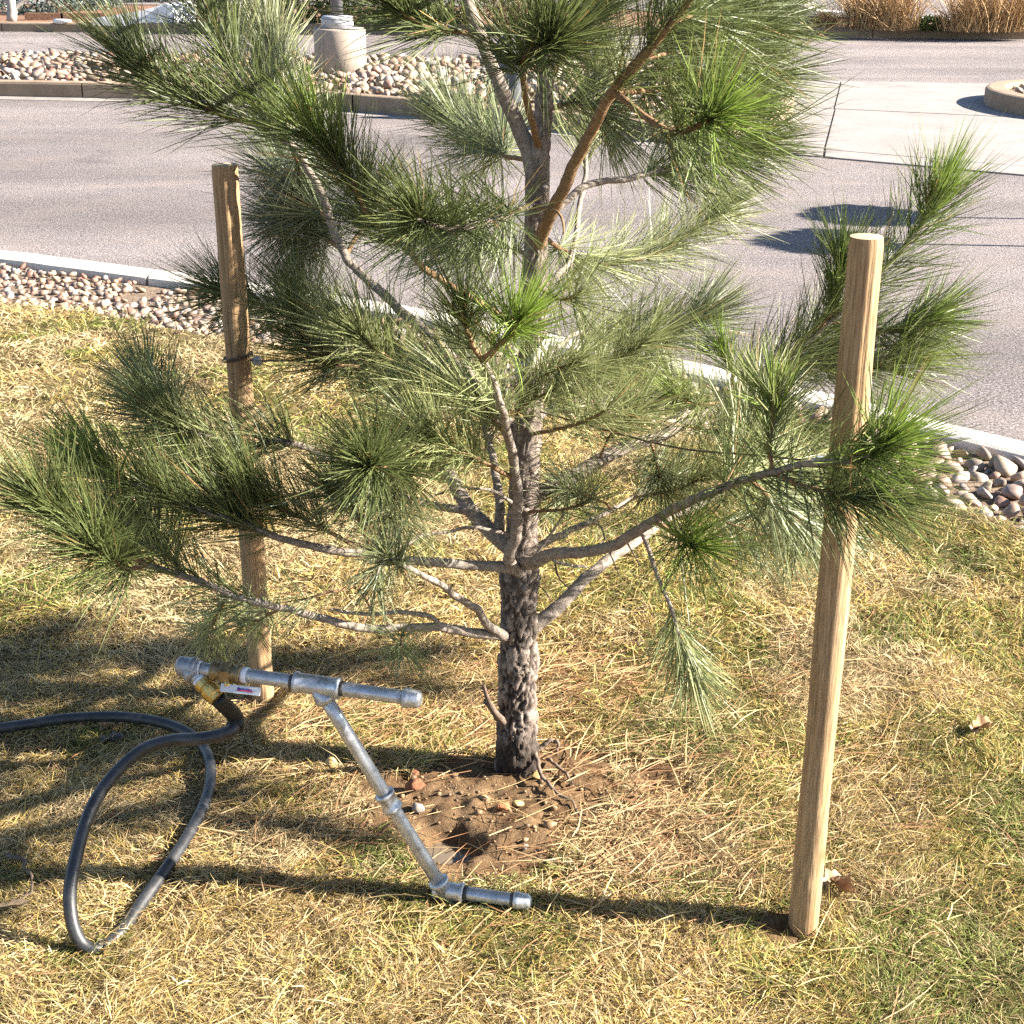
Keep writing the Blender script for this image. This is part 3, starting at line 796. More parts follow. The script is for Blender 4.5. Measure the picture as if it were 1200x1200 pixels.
# --- upper right
br([(627, 292, 2.52), (648, 245, 2.46), (675, 190, 2.41), (700, 140, 2.36), (720, 105, 2.33), (745, 75, 2.31), (775, 40, 2.28), (800, 10, 2.26), (830, -40, 2.22)], .0125, .0065, .58, 3000, DM, .14, .1, 420, 'shoot', (35, 70))
br([(722, 108, 2.33), (750, 130, 2.27), (785, 152, 2.20), (815, 148, 2.14), (840, 134, 2.09)], .006, .004, .38, 4000, DMF, .13, .05, 520, 'shoot', (30, 70))
br([(757, 62, 2.32), (800, 62, 2.40), (845, 52, 2.46), (885, 30, 2.52)], .006, .004, .1, 5200, DM, .14, .05, 420)
br([(728, 105, 2.36), (785, 105, 2.44), (840, 100, 2.51), (890, 88, 2.57)], .006, .004, .2, 5200, ('dark', 'mid'), .135, .0, 420)
br([(790, 20, 2.28), (830, 15, 2.4), (870, 0, 2.5), (900, -25, 2.6)], .005, .003, .1, 4600, DM, .135, .1, 350)
br([(648, 240, 2.48), (690, 216, 2.50), (740, 208, 2.52), (795, 196, 2.54), (845, 180, 2.56), (885, 165, 2.58)], .007, .004, .45, 4600, DM, .13, .02, 420, 'limb')
br([(640, 268, 2.56), (655, 290, 2.74), (695, 309, 2.88), (760, 300, 2.98), (805, 275, 3.05), (845, 248, 3.1)], .0055, .003, .28, 3400, ('mid', 'pale'), .13, .22, 380)
br([(637, 340, 2.57), (668, 305, 2.76), (680, 240, 2.88), (687, 175, 2.95), (693, 130, 2.98), (700, 80, 3.0)], .0075, .004, .7, 3800, ('mid', 'pale'), .13, .1, 300, 'limb')
br([(640, 225, 2.50), (655, 250, 2.42), (662, 275, 2.38)], .003, .002, None)
br([(630, 440, 2.56), (662, 398, 2.74), (700, 387, 2.84), (748, 395, 2.92), (795, 385, 2.98), (825, 368, 3.02)], .0065, .003, .42, 3800, ('mid', 'blue'), .13, .25, 300, 'limb')
# --- right, strong back limb running behind the stake
br([(630, 582, 2.56), (660, 564, 2.60), (720, 530, 2.68), (780, 508, 2.75), (830, 480, 2.81), (870, 450, 2.85), (920, 420, 2.86), (960, 388, 2.86), (1000, 352, 2.86), (1040, 312, 2.86), (1078, 268, 2.86), (1098, 232, 2.86)], .0175, .004, .50, 3000, ('dark', 'mid', 'fresh'), .14, .18, 560, 'limb')
br([(955, 392, 2.86), (975, 365, 2.85), (983, 335, 2.84), (985, 305, 2.84)], .0045, .003, .2, 3600, DMF, .12, .3, 300)
br([(985, 392, 2.86), (1030, 388, 2.86), (1065, 382, 2.86), (1092, 372, 2.86)], .0045, .003, .35, 3800, DMF, .12, .1, 360)
br([(930, 432, 2.86), (985, 436, 2.87), (1030, 430, 2.88), (1070, 415, 2.88)], .0045, .003, .15, 4800, ('mid', 'pale', 'fresh'), .14, .22, 400)
br([(895, 440, 2.85), (925, 425, 2.88), (955, 415, 2.9), (985, 395, 2.92)], .004, .003, .1, 4400, ('mid', 'pale'), .14, .2, 350)
br([(850, 466, 2.83), (858, 440, 2.82), (850, 420, 2.81), (846, 408, 2.80)], .004, .003, .35, 2600, ('mid', 'fresh', 'fresh'), .085, .5, 160)
br([(845, 470, 2.82), (820, 474, 2.76), (800, 470, 2.72), (785, 466, 2.70)], .0045, .003, .15, 3800, ('mid', 'pale', 'fresh'), .11, .3, 260)
br([(900, 432, 2.86), (905, 480, 2.86), (925, 500, 2.86), (955, 510, 2.86)], .004, .003, .2, 3600, ('mid', 'pale'), .13, .15, 260)
# --- right, front limb whose tip crosses in front of the stake
br([(612, 664, 2.51), (624, 660, 2.47), (645, 649, 2.43), (680, 648, 2.39), (720, 640, 2.35), (760, 615, 2.30), (800, 591, 2.25), (850, 570, 2.18), (905, 553, 2.09), (955, 541, 2.01), (1005, 538, 1.96), (1036, 520, 1.93)], .0135, .004, .60, 2300, DMF, .135, .12, 620, 'limb', (30, 72))
br([(905, 553, 2.09), (902, 520, 2.08), (906, 488, 2.07), (904, 462, 2.06)], .004, .003, .15, 3000, ('mid', 'pale', 'fresh'), .10, .35, 260)
br([(905, 556, 2.09), (955, 572, 2.02), (995, 581, 1.97), (1028, 577, 1.94)], .0042, .003, .25, 3800, DM, .13, .0, 420)
br([(770, 611, 2.29), (795, 630, 2.21), (818, 642, 2.13)], .0045, .0035, .4, 3200, DMF, .12, .28, 420, 'shoot', (40, 80))
br([(755, 620, 2.31), (768, 668, 2.29), (784, 706, 2.27), (795, 738, 2.25), (803, 770, 2.24), (816, 798, 2.23)], .0045, .003, .5, 3400, ('mid', 'pale'), .10, -.05, 260, 'limb')
br([(850, 570, 2.19), (868, 530, 2.26), (878, 500, 2.32), (885, 475, 2.36)], .004, .003, .15, 3200, ('mid', 'pale'), .13, .2, 260)
br([(880, 562, 2.13), (910, 590, 2.2), (935, 612, 2.26), (955, 628, 2.32)], .004, .003, .2, 3800, ('mid', 'blue'), .13, -.1, 300)
br([(835, 575, 2.21), (858, 560, 2.3), (890, 555, 2.4), (925, 560, 2.5)], .004, .003, .2, 3200, ('mid', 'pale'), .13, .05, 260)
# --- right, lower limbs
br([(627, 748, 2.53), (650, 715, 2.55), (690, 675, 2.60), (730, 645, 2.66), (780, 610, 2.74), (830, 586, 2.80), (880, 562, 2.88), (920, 560, 2.95)], .0155, .004, .68, 3000, ('mid', 'pale'), .135, .1, 380, 'limb')
br([(632, 646, 2.56), (660, 625, 2.60), (700, 606, 2.66), (745, 582, 2.72), (785, 560, 2.78)], .0085, .004, .75, 3200, ('mid', 'blue'), .12, .25, 300, 'limb')
br([(614, 608, 2.50), (640, 600, 2.43), (665, 596, 2.39), (688, 588, 2.36)], .0035, .0025, .35, 1100, ('mid', 'blue'), .10, .2, 90)
br([(636, 648, 2.50), (643, 628, 2.48), (655, 612, 2.46), (664, 604, 2.45)], .003, .002, None, mat='limb')
br([(628, 660, 2.55), (660, 660, 2.58), (690, 665, 2.62)], .0042, .0028, None, mat='limb')
br([(625, 675, 2.52), (636, 690, 2.48), (648, 705, 2.45), (660, 708, 2.44)], .0018, .0010, None, mat='twig')
br([(650, 660, 2.57), (655, 675, 2.56), (665, 688, 2.55), (672, 692, 2.54)], .0022, .0012, None, mat='twig')
br([(682, 608, 2.63), (700, 615, 2.58), (708, 632, 2.54), (700, 640, 2.5)], .0022, .0014, None, mat='limb')
br([(712, 640, 2.36), (718, 660, 2.36), (728, 680, 2.37)], .002, .001, None, mat='twig')
br([(735, 630, 2.34), (742, 650, 2.34), (752, 665, 2.35)], .002, .001, None, mat='twig')
# --- centre front limb that climbs along the trunk
br([(604, 674, 2.51), (596, 656, 2.475), (604, 625, 2.455), (607, 590, 2.44), (604, 550, 2.41), (597, 515, 2.36), (588, 480, 2.29), (576, 442, 2.21), (566, 421, 2.16)], .0125, .0055, .62, 800, MP, .12, .2, 60, 'limb')
br([(567, 423, 2.16), (555, 405, 2.13), (547, 385, 2.11), (543, 362, 2.09)], .0045, .0035, .25, 2600, DM, .09, .3, 330, 'shoot', (35, 78))
br([(566, 421, 2.16), (582, 408, 2.12), (598, 392, 2.08), (612, 372, 2.05)], .0055, .0045, .30, 3200, ('mid', 'fresh', 'fresh'), .10, .25, 420, 'shoot', (30, 72))
br([(606, 552, 2.44), (575, 546, 2.38), (545, 533, 2.33), (515, 522, 2.29), (490, 512, 2.26)], .0045, .0035, .3, 4200, ('mid', 'pale'), .125, .25, 380)
br([(600, 512, 2.37), (570, 480, 2.36), (545, 462, 2.36), (515, 455, 2.37)], .004, .003, .15, 4200, ('mid', 'pale'), .13, .2, 340)
br([(520, 545, 2.66), (490, 545, 2.45), (460, 548, 2.25), (432, 546, 2.10)], .005, .004, .5, 4800, DM, .125, .32, 700, 'shoot', (40, 82))
# --- left limbs
br([(598, 645, 2.55), (572, 620, 2.58), (545, 588, 2.62), (520, 545, 2.67), (497, 503, 2.72), (470, 472, 2.80), (430, 440, 2.88), (400, 412, 2.94), (372, 380, 2.99), (350, 350, 3.03)], .018, .004, .48, 4200, DM, .14, .3, 560, 'limb')
br([(500, 505, 2.70), (490, 468, 2.62), (470, 436, 2.56), (440, 410, 2.5), (415, 390, 2.46)], .005, .003, .2, 4200, ('mid', 'pale'), .14, .35, 360)
br([(365, 372, 3.0), (320, 362, 3.03), (285, 352, 3.05), (258, 342, 3.06)], .004, .003, .1, 4200, DM, .13, .2, 330)
br([(420, 430, 2.80), (385, 425, 2.72), (360, 405, 2.66), (345, 380, 2.62)], .004, .003, .1, 3800, DM, .13, .3, 300)
br([(592, 622, 2.57), (584, 580, 2.62), (578, 545, 2.67), (568, 500, 2.73), (555, 455, 2.8), (535, 415, 2.85)], .011, .004, .45, 3800, ('pale', 'blue'), .14, .2, 380, 'limb')
br([(583, 660, 2.51), (530, 661, 2.45), (470, 657, 2.40), (430, 651, 2.37), (370, 641, 2.33), (320, 628, 2.30), (270, 610, 2.27), (225, 595, 2.25), (180, 577, 2.23), (135, 560, 2.21), (105, 548, 2.20)], .0105, .004, .58, 4600, DMF, .125, .5, 420, 'limb')
br([(428, 650, 2.37), (395, 628, 2.36), (355, 608, 2.35), (320, 592, 2.34), (292, 575, 2.33)], .004, .003, .3, 3800, DM, .125, .4, 380)
br([(300, 622, 2.29), (270, 590, 2.33), (240, 565, 2.37), (220, 545, 2.4)], .004, .003, .15, 4200, ('mid', 'pale', 'fresh'), .125, .4, 320)
br([(584, 752, 2.51), (548, 741, 2.44), (515, 735, 2.38), (460, 737, 2.31), (420, 735, 2.28), (370, 722, 2.25), (320, 710, 2.22), (280, 700, 2.20), (240, 685, 2.18), (205, 673, 2.16), (170, 664, 2.14)], .0105, .005, .74, 1800, DM, .12, .6, 0, 'limb')
br([(172, 664, 2.14), (140, 642, 2.11), (105, 622, 2.08), (72, 605, 2.05), (48, 588, 2.03)], .005, .004, .05, 4600, DM, .125, .4, 480)
br([(172, 665, 2.14), (150, 668, 2.10), (128, 655, 2.06), (105, 640, 2.02)], .004, .003, .15, 3800, DM, .115, .15, 360)
br([(215, 676, 2.16), (200, 655, 2.2), (180, 635, 2.25), (165, 610, 2.3)], .004, .003, .15, 3200, DM, .12, .45, 280)
br([(518, 735, 2.38), (505, 722, 2.36), (470, 717, 2.32), (430, 719, 2.28), (385, 716, 2.25)], .0055, .003, None, mat='limb')
br([(440, 718, 2.29), (420, 690, 2.26), (390, 692, 2.22), (350, 702, 2.2)], .0035, .002, .6, 500, MP, .09, .1, 50)
br([(268, 698, 2.20), (258, 714, 2.30), (250, 728, 2.38), (243, 738, 2.45)], .003, .002, .2, 1500, ('mid', 'pale'), .09, .1, 110)
br([(330, 712, 2.23), (310, 722, 2.32), (292, 730, 2.40), (280, 735, 2.46)], .003, .002, .2, 1500, ('mid', 'pale'), .09, .15, 110)
br([(586, 748, 2.51), (572, 733, 2.45), (560, 715, 2.40), (530, 695, 2.32), (490, 671, 2.22), (468, 660, 2.14), (450, 652, 2.08)], .0095, .0035, .85, 2200, ('mid', 'blue'), .075, .2, 220, 'limb', (40, 85))
br([(478, 735, 2.32), (472, 748, 2.24), (468, 760, 2.18)], .0025, .002, .5, 1800, ('mid', 'pale'), .075, .0, 110, 'shoot', (50, 90))
br([(590, 632, 2.52), (565, 620, 2.48), (530, 621, 2.42), (495, 628, 2.36), (462, 645, 2.30), (445, 660, 2.27), (440, 690, 2.24)], .0042, .002, .75, 1400, ('mid', 'blue'), .075, .1, 120, 'limb')
br([(602, 590, 2.50), (580, 577, 2.46), (555, 572, 2.42), (535, 568, 2.38)], .0045, .002, None, mat='limb')
br([(545, 610, 2.62), (505, 592, 2.60), (470, 582, 2.58), (420, 555, 2.54), (375, 532, 2.50), (335, 517, 2.46), (295, 522, 2.43), (250, 514, 2.40), (215, 502, 2.38), (185, 484, 2.36)], .0085, .004, .60, 4400, ('dark', 'pale', 'mid'), .125, .45, 420, 'limb')
br([(235, 510, 2.39), (205, 490, 2.45), (180, 470, 2.5), (168, 455, 2.53)], .004, .003, .2, 4200, DM, .12, .4, 380)
br([(535, 568, 2.62), (520, 575, 2.56), (500, 585, 2.5), (478, 595, 2.45)], .003, .0015, None, mat='twig')
br([(445, 620, 2.4), (420, 600, 2.35), (400, 585, 2.3), (385, 570, 2.26)], .0045, .003, .2, 2600, ('mid', 'blue'), .12, .1, 260)
br([(455, 560, 2.4), (462, 585, 2.3), (458, 610, 2.22)], .004, .003, .1, 2600, ('pale', 'blue'), .12, .0, 260)
# --- centre back right
br([(622, 492, 2.57), (655, 472, 2.66), (695, 456, 2.73), (738, 440, 2.8)], .006, .003, .2, 4000, ('mid', 'pale'), .135, .2, 340, 'limb')
br([(634, 520, 2.5), (660, 500, 2.42), (690, 492, 2.36), (715, 478, 2.32)], .004, .003, .35, 1100, ('mid', 'pale'), .13, .1, 90)
br([(625, 300, 2.56), (600, 290, 2.66), (570, 292, 2.74), (540, 300, 2.8), (515, 290, 2.85)], .0045, .003, .25, 3400, ('mid', 'pale'), .13, .15, 300)
# --- light sprays between the trunk and the open-lawn stake
br([(700, 540, 2.66), (712, 515, 2.62), (730, 498, 2.58), (748, 480, 2.55)], .003, .002, .25, 2600, ('mid', 'pale'), .12, .2, 150)
br([(760, 515, 2.73), (770, 545, 2.66), (775, 570, 2.6)], .003, .002, .2, 2400, ('mid', 'blue'), .11, .1, 150)
br([(800, 498, 2.78), (826, 505, 2.7), (850, 500, 2.64), (872, 488, 2.6)], .003, .002, .15, 3000, ('mid', 'pale'), .13, .2, 190)
br([(720, 600, 2.68), (700, 585, 2.62), (680, 578, 2.57), (660, 575, 2.53)], .003, .002, .3, 2200, ('mid', 'blue'), .10, .25, 140)
br([(745, 585, 2.72), (770, 578, 2.66), (800, 572, 2.6), (828, 556, 2.55)], .003, .002, .2, 2600, ('mid', 'pale'), .12, .2, 160)
br([(690, 458, 2.72), (705, 430, 2.68), (735, 415, 2.65), (760, 400, 2.62)], .003, .002, .15, 2800, ('mid', 'pale'), .13, .2, 170)
br([(625, 455, 2.55), (640, 440, 2.46), (660, 430, 2.4), (682, 425, 2.36)], .003, .002, .2, 2400, ('mid', 'pale'), .12, .2, 150)
br([(620, 500, 2.55), (606, 480, 2.48), (640, 462, 2.42), (655, 455, 2.4)], .003, .002, .3, 2200, ('mid', 'pale'), .12, .2, 130)
br([(628, 330, 2.54), (640, 345, 2.47), (655, 352, 2.42), (675, 350, 2.38)], .003, .002, .3, 2400, ('mid', 'pale'), .11, .15, 140)
br([(820, 592, 2.81), (850, 610, 2.8), (880, 622, 2.8), (905, 628, 2.8)], .003, .002, .2, 2800, ('mid', 'blue'), .13, .0, 170)
# --- crown above the picture
for k in range(9):
    hz_ = -70 - 34 * k
    azk = k * 2.4
    bx, by = 642, hz_ + 60
    ln = 170 - 11 * k
    br([(bx, by, 2.56), (bx + math.cos(azk) * ln * .4, by - 10, 2.56 + math.sin(azk) * .16), (bx + math.cos(azk) * ln * .8, by - 30, 2.56 + math.sin(azk) * .32), (bx + math.cos(azk) * ln, by - 70, 2.56 + math.sin(azk) * .4)], .007, .004, .45, 2400, DM, .13, .25, 260)

LINES = [S_[:, :3]]
for (pts, r0, r1, f0, dens, kind, L, up, tip, mat, spread) in BR:
    w = np.array([at(*p) for p in pts])
    best = None
    for q_, ln_ in enumerate(LINES):                  # root each limb on the axis of the trunk or limb it leaves
        dd = np.linalg.norm(ln_ - w[0], axis=1); k_ = int(np.argmin(dd))
        lim = 0.09 if q_ == 0 else 0.06
        if dd[k_] < lim and (best is None or dd[k_] < best[0]): best = (dd[k_], ln_[k_])
    if best is not None: w[0] = best[1]
    ln = np.linalg.norm(np.diff(w, axis=0), axis=1).sum()
    n = max(14, int(ln / 0.006))
    c = spline(w, n)
    # slight natural wobble
    wob = np.stack([fbm(c * 22 + 5 * k + 1.7, 2) - 0.5 for k in range(3)], 1) * 0.010 * np.minimum(1, np.arange(n) / n * 4)[:, None] * min(1.0, 0.006 / max(r0, 0.003) + 0.4)
    c = c + wob
    LINES.append(c)
    t = np.linspace(0, 1, n)
    r = r0 + (r1 - r0) * t ** 0.8
    r = r * (1 + 0.25 * np.exp(-(t * ln / max(2.2 * r0, 1e-4)) ** 2))      # collar at the joint
    r[-3:] *= np.array([0.9, 0.7, 0.35])
    v, fs = tube_geo(c, r, 14 if r0 > 0.006 else 8, 0.13, 85)
    b = obj("branch" if r0 >= 0.003 else "twig", v, fs, MAT[mat], tree)
    if f0 is not None:
        sets = [shoot_needles(c, f0, 1.0, dens, kind, L, up, tip, spread)]
        v, fs, cc = cat_needles(sets)
        o = obj("needles", v, fs, MAT['needle'], b, attrs={"col": cc}, smooth_=False); tag(o, kind="stuff")
# broken twig stub on the lower trunk, surface root
for pts, r in (([(590, 846, 2.50), (578, 832, 2.47), (571, 818, 2.46), (567, 803, 2.45)], (.008, .003)), ([(583, 842, 2.5), (574, 826, 2.48), (569, 822, 2.47)], (.007, .006))):
    c = spline(np.array([at(*p) for p in pts]), 20)
    v, fs = tube_geo(c, np.linspace(r[0], r[1], 20), 10, 0.35, 120)
    obj("twig", v, fs, MAT['twig'], tree)
NEED_TOTAL = NEEDLES
print("needles", NEEDLES)

# ------------------------------------------------------------------ wooden stakes
def stake(px_top, px_base, label, lean_seed, cracks):
    b = on(*px_base)
    # find top on the ray at the same ground distance (with slight lean allowed in x only)
    t = at(px_top[0], px_top[1], b[1])
    c0 = b - (t - b) / np.linalg.norm(t - b) * 0.12
    c = np.linspace(c0, t, 120)
    root = empty("tree_stake", b, label, "stake", "wooden stakes beside the pine tree")
    sides = 56
    tt = np.linspace(0, 1, 120)
    r = 0.0253 * (1 + 0.03 * np.sin(tt * 9 + lean_seed) + 0.02 * np.sin(tt * 23 + lean_seed * 2))
    r[-2] *= 0.985; r[-1] *= 0.94
    v, fs = tube_geo(c, r, sides, 0.0, cap=False)
    ring = v.reshape(120, sides, 3); d = ring - c[:, None]; ang = np.arange(sides) * 2 * math.pi / sides
    rad = np.ones((120, sides))
    rad += (fbm(np.column_stack([ring.reshape(-1, 3)[:, :2] * 45, ring.reshape(-1, 3)[:, 2] * 2.5]) + lean_seed, 3).reshape(120, sides) - 0.5) * 0.07
    dirs = d[60] / np.linalg.norm(d[60], axis=1)[:, None]
    for (azd, h0, h1, dep) in cracks:                  # drying cracks: azimuth, from, to, depth
        want = np.array([math.cos(azd), math.sin(azd), 0])
        j0 = int(np.argmax(dirs @ want))
        for j in range(120):
            if h0 <= tt[j] <= h1:
                jj = int(j0 + round(1.4 * math.sin(tt[j] * 6 + azd))) % sides
                rad[j, jj] -= dep * min(1, (tt[j] - h0) * 12, (h1 - tt[j]) * 12 + 0.3)
    # knots
    for _ in range(5):
        kj, ka = rng.integers(15, 110), rng.integers(sides)
        jj, aa = np.meshgrid(np.arange(120), np.arange(sides), indexing='ij')
        da = np.minimum(np.abs(aa - ka), sides - np.abs(aa - ka))
        rad += 0.07 * np.exp(-((jj - kj) / 1.4) ** 2 - (da / 2.6) ** 2)
    ring = c[:, None] + d * rad[:, :, None]
    obj("shaft", ring.reshape(-1, 3), fs, MAT['wood'], root)
    e = ring[-1]; ce = e.mean(0) + np.array([0, 0, 0.0015])
    inner = ce + (e - ce) * 0.5 + np.array([0, 0, 0.001])
    V = np.vstack([e, inner, ce[None]]); k = np.arange(sides); k2 = (k + 1) % sides
    obj("cut_end", V, [np.stack([k, k2, sides + k2, sides + k], 1), np.stack([sides + k, sides + k2, np.full(sides, 2 * sides)], 1)], MAT['end'], root)
    return c
cR = stake((1016, 277), (941, 1083), "upright round wooden stake in the open lawn, its top crossed by green pine tips", 1.3, [(-1.2, 0.55, 1.0, 0.09), (-0.8, 0.80, 1.0, 0.08), (-1.9, 0.2, 0.45, 0.04), (-2.3, 0.85, 1.0, 0.06)])
cL = stake((263, 193), (309, 828), "upright round wooden stake wrapped with wire, foot behind the metal pipe handle", 4.1, [(-2.0, 0.45, 0.97, 0.16), (-1.0, 0.75, 1.0, 0.12), (-1.6, 0.85, 1.0, 0.1)])

# ------------------------------------------------------------------ guy wires and strap
def wire_thing(label, st, h, trunk_h, sag, group="guy wires between stakes and trunk"):
    j = int(np.argmin(np.abs(st[:, 2] - h))); c = st[j]
    j2 = int(np.argmin(np.abs(S_[:, 2] - trunk_h))); tcn = S_[j2, :3]
    root = empty("guy_wire", c, label, "wire", group)
    dirn = (tcn - c); dirn[2] = 0; dirn /= np.linalg.norm(dirn)
    an = np.linspace(0, 2 * math.pi * 2.0, 70)
    rr = 0.0285 + 0.003 * (np.sin(an * 0.5) > 0.9)
    loop = np.column_stack([c[0] + rr * np.cos(an), c[1] + rr * np.sin(an), c[2] + 0.004 * an / 6.28 + 0.006 * np.cos(an)])
    v, fs = tube_geo(loop, 0.0016, 6); obj("wire_loop", v, fs, MAT['wire'], root)
    cl = c + dirn * 0.045
    v1 = box_geo(cl - np.array([.006, .006, .008]), cl + np.array([.006, .006, .008]))
    v2 = lathe_geo([(0.0042, -0.012), (0.0042, 0.013)], cl + np.array([0.006, -0.003, 0]), 10, (0.3, -1, 0))
    v3 = lathe_geo([(0.0042, -0.012), (0.0042, 0.013)], cl + np.array([-0.006, -0.003, 0]), 10, (0.3, -1, 0))
    vv, ff = join([v1, v2, v3]); obj("clamp", vv, ff, MAT['galv'], root, smooth_=False)
    e = tcn - dirn * 0.028
    mid = (cl + e) / 2 - np.array([0, 0, sag])
    s = spline(np.array([c + dirn * 0.027, cl, (cl * 0.6 + mid * 0.4), mid, e]), 60)
    v, fs = tube_geo(s, 0.0017, 6); obj("strand", v, fs, MAT['wire'], root)
    return tcn
thL = at(625, 418, TY)[2]
wire_thing("thin dark wire clamped round the stake that stands behind the pipe handle", cL, at(300, 417, cL[60][1])[2], thL, 0.004)
wire_thing("thin dark wire tied low from the trunk to the stake in the open lawn", cR, at(985, 552, cR[60][1])[2], at(620, 480, TY)[2], 0.02)
# white webbing strap round the trunk
j2 = int(np.argmin(np.abs(S_[:, 2] - thL)))
an = np.linspace(0, 2 * math.pi, 40)
rs = S_[j2, 3] + 0.003
parts_v = []
for hgt in (-0.014, 0.014):
    parts_v.append(np.column_stack([S_[j2, 0] + rs * np.cos(an), S_[j2, 1] + rs * np.sin(an), np.full(40, thL + hgt) + 0.03 * np.cos(an)]))
for hgt in (-0.014, 0.014):
    parts_v.append(np.column_stack([S_[j2, 0] + (rs + .003) * np.cos(an), S_[j2, 1] + (rs + .003) * np.sin(an), np.full(40, thL + hgt) + 0.03 * np.cos(an)]))
k = np.arange(39)
A, B, C_, D_ = parts_v
Vv = np.vstack([A, B, C_, D_])
tag(obj("tree_strap", Vv, [np.vstack([np.stack([k, k + 1, 41 + k, 40 + k], 1), np.stack([80 + k, 120 + k, 121 + k, 81 + k], 1), np.stack([40 + k, 41 + k, 121 + k, 120 + k], 1), np.stack([k, 80 + k, 81 + k, k + 1], 1)])], MAT['strap'], base=S_[j2, :3]), "white webbing strap wrapped round the pine trunk half way up", "strap")

# ------------------------------------------------------------------ root-watering pipe with T handle
FOOT = on(520, 1043, 0.028)
TOP = at(372, 803, 2.117)
hd = np.array([0.975, -0.222, -0.03]); hd /= np.linalg.norm(hd)
H_R = TOP + hd * 0.174
H_L = TOP - hd * 0.232
fd = on(618, 1057, 0.024) - FOOT; flen = np.linalg.norm(fd); fd /= flen
probe = empty("watering_probe", (FOOT[0], FOOT[1], 0), "galvanised steel pipe root feeder with T handle and foot bar pushed into the soil", "pipe tool")
PR = 0.0120
def pipe(name, a, b, r, mat, sides=20, parent=probe):
    v, fs = tube_geo(np.linspace(a, b, 8), r, sides); return obj(name, v, fs, mat, parent)
def fitting(name, a, b, r, mat, lip=0.0022, parent=probe):   # threaded fitting: barrel with raised lips at both ends
    d = b - a; L = np.linalg.norm(d)
    prof = [(r - .002, 0), (r + lip, 0.0005), (r + lip, 0.006), (r, 0.008), (r, L - 0.008), (r + lip, L - 0.006), (r + lip, L - 0.0005), (r - .002, L)]
    v, fs = lathe_geo(prof, a, 28, d); return obj(name, v, fs, mat, parent)
def cap(name, a, d, r, mat):
    prof = [(r + .0015, 0), (r + .0028, .002), (r + .0028, .009), (r + .0012, .012), (r + .001, .024), (r * .8, .029), (r * .4, .0315), (0.0005, .032)]
    v, fs = lathe_geo(prof, a, 28, d); return obj(name, v, fs, mat, probe)
sd = (TOP - FOOT); slen = np.linalg.norm(sd); sd /= slen
pipe("stem", FOOT + sd * 0.01, TOP - sd * 0.018, PR, MAT['galv'])
fitting("coupling", FOOT + sd * slen * 0.41, FOOT + sd * slen * 0.49, PR + .0035, MAT['galv'])
tee = fitting("tee", TOP - hd * 0.040, TOP + hd * 0.040, PR + .0045, MAT['galv'])
v, fs = lathe_geo([(PR + .0040, 0), (PR + .0045, .02), (PR + .0065, .022), (PR + .0065, .031), (PR + .002, .032)], TOP, 28, -sd)
obj("outlet", v, fs, MAT['galv'], tee)
pipe("handle_bar", TOP + hd * 0.03, H_R - hd * 0.02, PR, MAT['galv'])
v, fs = lathe_geo([(PR + .0006, 0), (PR + .0006, .007)], TOP + hd * 0.040, 24, hd); obj("thread", v, fs, MAT['dark_iron'], probe)
v, fs = lathe_geo([(PR + .0006, 0), (PR + .0006, .007)], TOP - hd * 0.047, 24, hd); obj("thread", v, fs, MAT['dark_iron'], probe)
cap("end_cap", H_R - hd * 0.026, hd, PR + .002, MAT['galv'])
pipe("handle_bar", TOP - hd * 0.03, TOP - hd * 0.128, PR, MAT['galv'])
fitting("thread_tape", TOP - hd * 0.134, TOP - hd * 0.122, PR + .001, MAT['tape'], 0.0005)
fitting("valve_body", TOP - hd * 0.186, TOP - hd * 0.132, PR + .003, MAT['bronze'], 0.0025)
vc = TOP - hd * 0.160
v, fs = lathe_geo([(PR + .0055, -.010), (PR + .0075, -.006), (PR + .0075, .006), (PR + .0055, .010)], vc, 6, hd); obj("valve_nut", v, fs, MAT['bronze'], probe, smooth_=False)
pipe("nipple", TOP - hd * 0.182, TOP - hd * 0.215, PR - .0005, MAT['galv'])
fitting("thread_tape", TOP - hd * 0.213, TOP - hd * 0.206, PR + .0012, MAT['tape'], 0.0005)
# elbow at the hose end, turned down
el = TOP - hd * 0.232
v, fs = lathe_geo([(PR + .002, -.019), (PR + .006, -.018), (PR + .0062, -.010), (PR + .0048, -.008), (PR + .0048, .010), (PR + .004, .013), (PR + .001, .016)], el, 28, -hd)
elbow = obj("elbow", v, fs, MAT['iron'], probe)
cd = at(262, 826, 2.13) - el; clen = np.linalg.norm(cd); cd /= clen
v, fs = lathe_geo([(PR + .0045, 0), (PR + .0045, .012), (PR + .006, .013), (PR + .006, .020), (PR + .001, .021)], el, 28, cd); obj("outlet", v, fs, MAT['iron'], elbow)
v, fs = lathe_geo([(PR - .0005, .02), (PR - .0005, .03)], el, 24, cd); obj("nipple", v, fs, MAT['galv'], probe)
v, fs = lathe_geo([(PR + .0005, .029), (PR + .0008, .036)], el, 24, cd); obj("thread_tape", v, fs, MAT['tape'], probe)
v, fs = lathe_geo([(PR, .035), (PR + .0035, .036), (PR + .0035, .046), (PR + .001, .048), (PR + .001, .053), (PR + .005, .054), (PR + .005, .068), (PR + .003, .070), (PR + .003, .076), (PR, .077)], el, 14, cd); obj("hose_coupling", v, fs, MAT['brass'], probe, smooth_=False)
